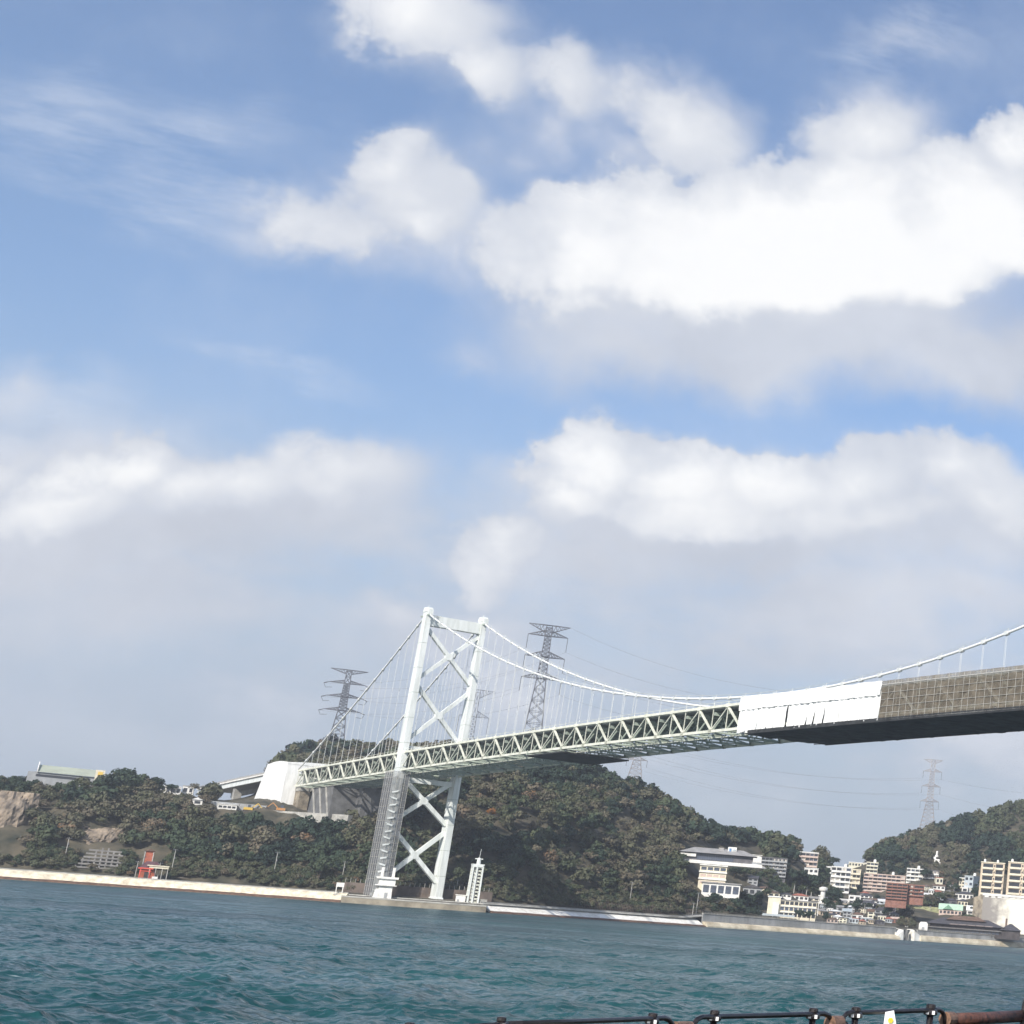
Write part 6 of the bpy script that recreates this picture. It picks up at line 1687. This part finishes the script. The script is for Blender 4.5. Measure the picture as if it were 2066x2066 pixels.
nA, nR = AZ.shape; ii, jj = np.meshgrid(np.arange(nA - 1), np.arange(nR - 1), indexing='ij')
Qw = np.stack([ii * nR + jj, (ii + 1) * nR + jj, (ii + 1) * nR + jj + 1, ii * nR + jj + 1], -1).reshape(-1, 4)
wm_, nw, bw_ = newmat('sea_water'); N2, L2 = nw.nodes, nw.links
tcn = N2.new('ShaderNodeTexCoord')
def nz2(scale, detail, rough, st=(1, 1, 1), rot=0):
    mp = N2.new('ShaderNodeMapping'); mp.inputs['Scale'].default_value = st; mp.inputs['Rotation'].default_value = (0, 0, rot); L2.new(tcn.outputs['Object'], mp.inputs['Vector'])
    n_ = N2.new('ShaderNodeTexNoise'); n_.inputs['Scale'].default_value = scale; n_.inputs['Detail'].default_value = detail; n_.inputs['Roughness'].default_value = rough
    L2.new(mp.outputs['Vector'], n_.inputs['Vector']); return n_.outputs['Fac']
def m2(op, a, b):
    n_ = N2.new('ShaderNodeMath'); n_.operation = op
    for i, x in enumerate((a, b)):
        if isinstance(x, (int, float)): n_.inputs[i].default_value = x
        else: L2.new(x, n_.inputs[i])
    return n_.outputs[0]
def nzc(scale, detail, rough, st, rot):
    mp = N2.new('ShaderNodeMapping'); mp.inputs['Scale'].default_value = st; mp.inputs['Rotation'].default_value = (0, 0, rot); L2.new(tcn.outputs['Object'], mp.inputs['Vector'])
    n_ = N2.new('ShaderNodeTexNoise'); n_.inputs['Scale'].default_value = scale; n_.inputs['Detail'].default_value = detail; n_.inputs['Roughness'].default_value = rough
    L2.new(mp.outputs['Vector'], n_.inputs['Vector']); return n_.outputs['Color']
def v2(op, a, b):
    n_ = N2.new('ShaderNodeVectorMath'); n_.operation = op
    for i, x in enumerate((a, b)):
        if isinstance(x, tuple): n_.inputs[i].default_value = x
        elif x is not None: L2.new(x, n_.inputs[i])
    return n_.outputs[0]
# small wind ripples as slopes of the surface
sl1 = v2('MULTIPLY', v2('SUBTRACT', nzc(.95, 5, .64, (.7, 1.3, 1), .35), (.5, .5, .5)), (1.25, 1.25, 0))
sl2 = v2('MULTIPLY', v2('SUBTRACT', nzc(3.6, 4, .6, (.8, 1.2, 1), .3), (.5, .5, .5)), (.8, .8, 0))
geo = N2.new('ShaderNodeNewGeometry')
sl0 = v2('MULTIPLY', v2('SUBTRACT', nzc(.13, 4, .6, (.8, 1.3, 1), .35), (.5, .5, .5)), (.9, .9, 0))
nn = v2('NORMALIZE', v2('ADD', geo.outputs['Normal'], v2('ADD', sl0, v2('ADD', sl1, sl2))), None)
# broad noise bands vary the body colour of the water
bands = nz2(.018, 5, .6, (1.0, .35, 1), .35)
rpw = N2.new('ShaderNodeValToRGB'); rpw.color_ramp.elements[0].color = (.004, .032, .039, 1); rpw.color_ramp.elements[1].color = (.017, .070, .074, 1)
rpw.color_ramp.elements[0].position = .36; rpw.color_ramp.elements[1].position = .66
L2.new(bands, rpw.inputs['Fac'])
foam = N2.new('ShaderNodeMapRange'); foam.inputs['From Min'].default_value = .70; foam.inputs['From Max'].default_value = .76
L2.new(nz2(.32, 7, .72, (.45, 1, 1), .3), foam.inputs['Value'])
mxw = N2.new('ShaderNodeMix'); mxw.data_type = 'RGBA'; L2.new(foam.outputs['Result'], mxw.inputs[0]); L2.new(rpw.outputs['Color'], mxw.inputs[6]); mxw.inputs[7].default_value = (.72, .76, .78, 1)
dfw = N2.new('ShaderNodeBsdfDiffuse'); L2.new(mxw.outputs[2], dfw.inputs['Color']); L2.new(nn, dfw.inputs['Normal'])
glw = N2.new('ShaderNodeBsdfGlossy'); glw.inputs['Roughness'].default_value = .22; glw.inputs['Color'].default_value = (.93, .97, 1, 1); L2.new(nn, glw.inputs['Normal'])
frw = N2.new('ShaderNodeFresnel'); frw.inputs['IOR'].default_value = 1.333; L2.new(nn, frw.inputs['Normal'])
mxs = N2.new('ShaderNodeMixShader'); gst = N2.new('ShaderNodeMapRange'); gst.inputs['From Min'].default_value = .32; gst.inputs['From Max'].default_value = .68; gst.inputs['To Min'].default_value = .32; gst.inputs['To Max'].default_value = .66   # wind-roughened patches mirror less
L2.new(nz2(.02, 6, .62, (.45, 1.6, 1), .12), gst.inputs['Value'])
L2.new(m2('MULTIPLY', frw.outputs[0], gst.outputs['Result']), mxs.inputs[0]); L2.new(dfw.outputs[0], mxs.inputs[1]); L2.new(glw.outputs[0], mxs.inputs[2])
L2.new(mxs.outputs[0], [n_ for n_ in N2 if n_.type == 'OUTPUT_MATERIAL'][0].inputs['Surface'])
N2.remove(bw_)
wo = link('sea_water', npmesh('sea_water', Vw, Qw, wm_, smooth=True)); wo['kind'] = 'structure'
m = MB(); m.add([(-9000, -60, -6), (9000, -60, -6), (9000, 9000, -6), (-9000, 9000, -6)], [(0, 1, 2, 3)]); struct('sea_bed', m, mat('sea_bed', (.03, .05, .05), .95, .2, .02))

# ================================================================== THE NEAR QUAY AND ITS IRON RAILING
m = MB(); m.add([(-60, -40, 1.75), (40, -40, 1.75), (40, 26, 1.75), (-10, 13.4, 1.75), (-60, 1, 1.75), (-60, -40, -6), (40, -40, -6), (40, 26, -6), (-10, 13.4, -6), (-60, 1, -6)],
                 [(0, 1, 2, 3, 4), (4, 3, 8, 9), (3, 2, 7, 8), (0, 4, 9, 5), (2, 1, 6, 7)])
struct('quay', m, concrete)
def RY(px): return float(np.interp(px, [600, 1030, 1879, 2300], [10.6, 12.6, 19.6, 24.0]))
def rp_(px, py): return at(px, py, RY(px))
def iron_post(px, py_top, label):
    p = rp_(px, py_top); k = RY(px) / F
    t = thing('railing_post', label, 'railing post', (p[0], p[1], 1.75), 'iron railing posts along the quay'); o = t.location; h = p[2] - 1.75
    r = 7.0 * k
    m = MB(); m.tube([(0, 0, 0), (0, 0, h - 12 * k)], [r * .95, r * .95], 10); m.build('shaft', black_iron, t, smooth=True)
    m = MB(); m.lathe((0, 0, h - 10 * k), [(r * 1.0, 0), (r * 1.3, .004), (r * 1.3, 7 * k), (r * 1.0, 8.5 * k)], 10); m.build('cap', black_iron, t)
    m = MB(); m.lathe((0, 0, h - 24 * k), [(r * .9, 0), (r * 1.9, 3 * k), (r * 2.0, 7 * k), (r * 1.9, 11 * k), (r * .9, 15 * k)], 12); cl = m.build('clamp', black_iron, t)
    a = frame(p); 
    for s in (-1, 1):
        m = MB(); c = np.array([math.cos(a) * s * r * .85, math.sin(a) * s * r * .85 , 0]); d = np.array([-math.sin(a), math.cos(a), 0]) * -r * 2.0
        m.bar(c + d + [0, 0, h - 17 * k], c + d * .85 + [0, 0, h - 17 * k], 5.4 * k, 7.0 * k); m.build('bolt', bolt_mat, cl)
    return t
for a in [(828, 2061, 'low railing post whose cap just shows at the bottom edge'), (1013, 2050, 'railing post at the left end of the longest iron rail'), (1318, 2042, 'railing post with two bright bolts left of the first gap'),
          (1443, 2036, 'railing post with two bright bolts right of the first gap'), (1642, 2032, 'railing post beside the brown iron collar'), (1728, 2030, 'railing post left of the white folded paper'), (1879, 2024, 'railing post right of the white folded paper')]:
    iron_post(*a)
def rail(pts, rpx, label, mt=black_iron, nm_='iron_rail', cat='rail'):
    P_ = [rp_(*q) for q in pts]; k = RY(pts[0][0]) / F
    m = MB(); m.tube(P_, [rpx * RY(q[0]) / F for q in pts], 10); o = m.build(nm_, mt, None, smooth=True)
    return tag(o, label, cat)
rail([(828, 2078), (1013, 2067), (1023, 2066)], 5, 'short iron rail dropping out of view at the lower left')
rail([(1015, 2066), (1160, 2061), (1318, 2055), (1340, 2054), (1350, 2058), (1357, 2068), (1360, 2084)], 5.0, 'longest black iron rail ending in a downward hook')
rail([(1396, 2084), (1400, 2066), (1406, 2057), (1416, 2052), (1443, 2051), (1540, 2049), (1642, 2046), (1662, 2045), (1672, 2049), (1680, 2060), (1683, 2080)], 5.0, 'middle black iron rail with a hook at both ends')
rail([(1699, 2080), (1702, 2052), (1708, 2045), (1718, 2042), (1728, 2043), (1800, 2041), (1879, 2038), (1893, 2037), (1901, 2041), (1906, 2052), (1908, 2080)], 4.6, 'right black iron rail with a hook at both ends')
def collar(px0, px1, py, r, label):
    P_ = [rp_(px0, py + .5), rp_(px1, py)]; m = MB(); kk = RY(px0) / F; m.tube(P_, r * kk, 14); o = m.build('iron_collar', brass_brown, None, smooth=False); tag(o, label, 'collar')
collar(1674, 1694, 2064, 14, 'brown iron collar at the second railing gap'); collar(1906, 1920, 2056, 14, 'brown iron collar joining the thick rusty pipe'); collar(1361, 1392, 2071, 10, 'brown iron collar low in the first railing gap')
rail([(1920, 2056), (1990, 2054), (2075, 2049)], 11.5, 'thick rusty red pipe at the right end of the railing', rust_pipe, 'rusty_pipe', 'pipe')
rail([(1690, 2068), (1704, 2071)], 10, 'dark pipe end beside the brown collar', black_iron, 'pipe_end', 'pipe')
p = rp_(2060, 2068); m = MB(); kk = RY(2060) / F
ring = [p + np.array([math.cos(t_) * 22 * kk * .35 + 10 * kk, 0, math.sin(t_) * 55 * kk]) for t_ in np.linspace(0, 2 * PI, 25)]
m.tube(ring, 5.5 * kk, 8, caps=False); tag(m.build('iron_ring', black_iron, None, smooth=True), 'large black iron ring cut by the right edge', 'ring')
p = rp_(1797, 2058); kk = RY(1797) / F; t = thing('folded_paper', 'white folded paper cone with a yellow flower mark hanging on the right rail', 'paper', p - np.array([0, .12, 0]), rz=frame(p))
m = MB(); m.add([(-9 * kk, -.03, 15 * kk), (7 * kk, -.03, 19 * kk), (16 * kk, -.05, -14 * kk), (-10 * kk, -.05, -14 * kk), (-9 * kk, .02, 15 * kk), (7 * kk, .02, 19 * kk), (16 * kk, .06, -14 * kk), (-10 * kk, .06, -14 * kk)], [(3, 2, 1, 0), (4, 5, 6, 7), (0, 1, 5, 4), (1, 2, 6, 5), (2, 3, 7, 6), (3, 0, 4, 7)]); child(m, 'sheet', cup_white, t)
m = MB()
for i in range(6):
    a = i * PI / 3; c = (2.5 * kk + math.cos(a) * 3 * kk, math.sin(a) * 3 * kk + 1 * kk); m.box((c[0] - 2 * kk, -.062, c[1] - 2 * kk), (c[0] + 2 * kk, -.052, c[1] + 2 * kk))
child(m, 'yellow_flower_mark', cup_yellow, t)

# ================================================================== HAZE
hb = MB(); hb.box((-2600, -300, -7.5), (1800, 3200, 330)); hm = bpy.data.materials.new('haze'); hm.use_nodes = True
for n in list(hm.node_tree.nodes):
    if n.type != 'OUTPUT_MATERIAL': hm.node_tree.nodes.remove(n)
ho = [n for n in hm.node_tree.nodes if n.type == 'OUTPUT_MATERIAL'][0]
pv = hm.node_tree.nodes.new('ShaderNodeVolumePrincipled'); pv.inputs['Color'].default_value = (.86, .91, 1, 1); pv.inputs['Density'].default_value = .00012; pv.inputs['Anisotropy'].default_value = .2
hm.node_tree.links.new(pv.outputs[0], ho.inputs['Volume'])
HAZE = True
if HAZE:
    o = hb.build('haze', hm, None); o['kind'] = 'stuff'
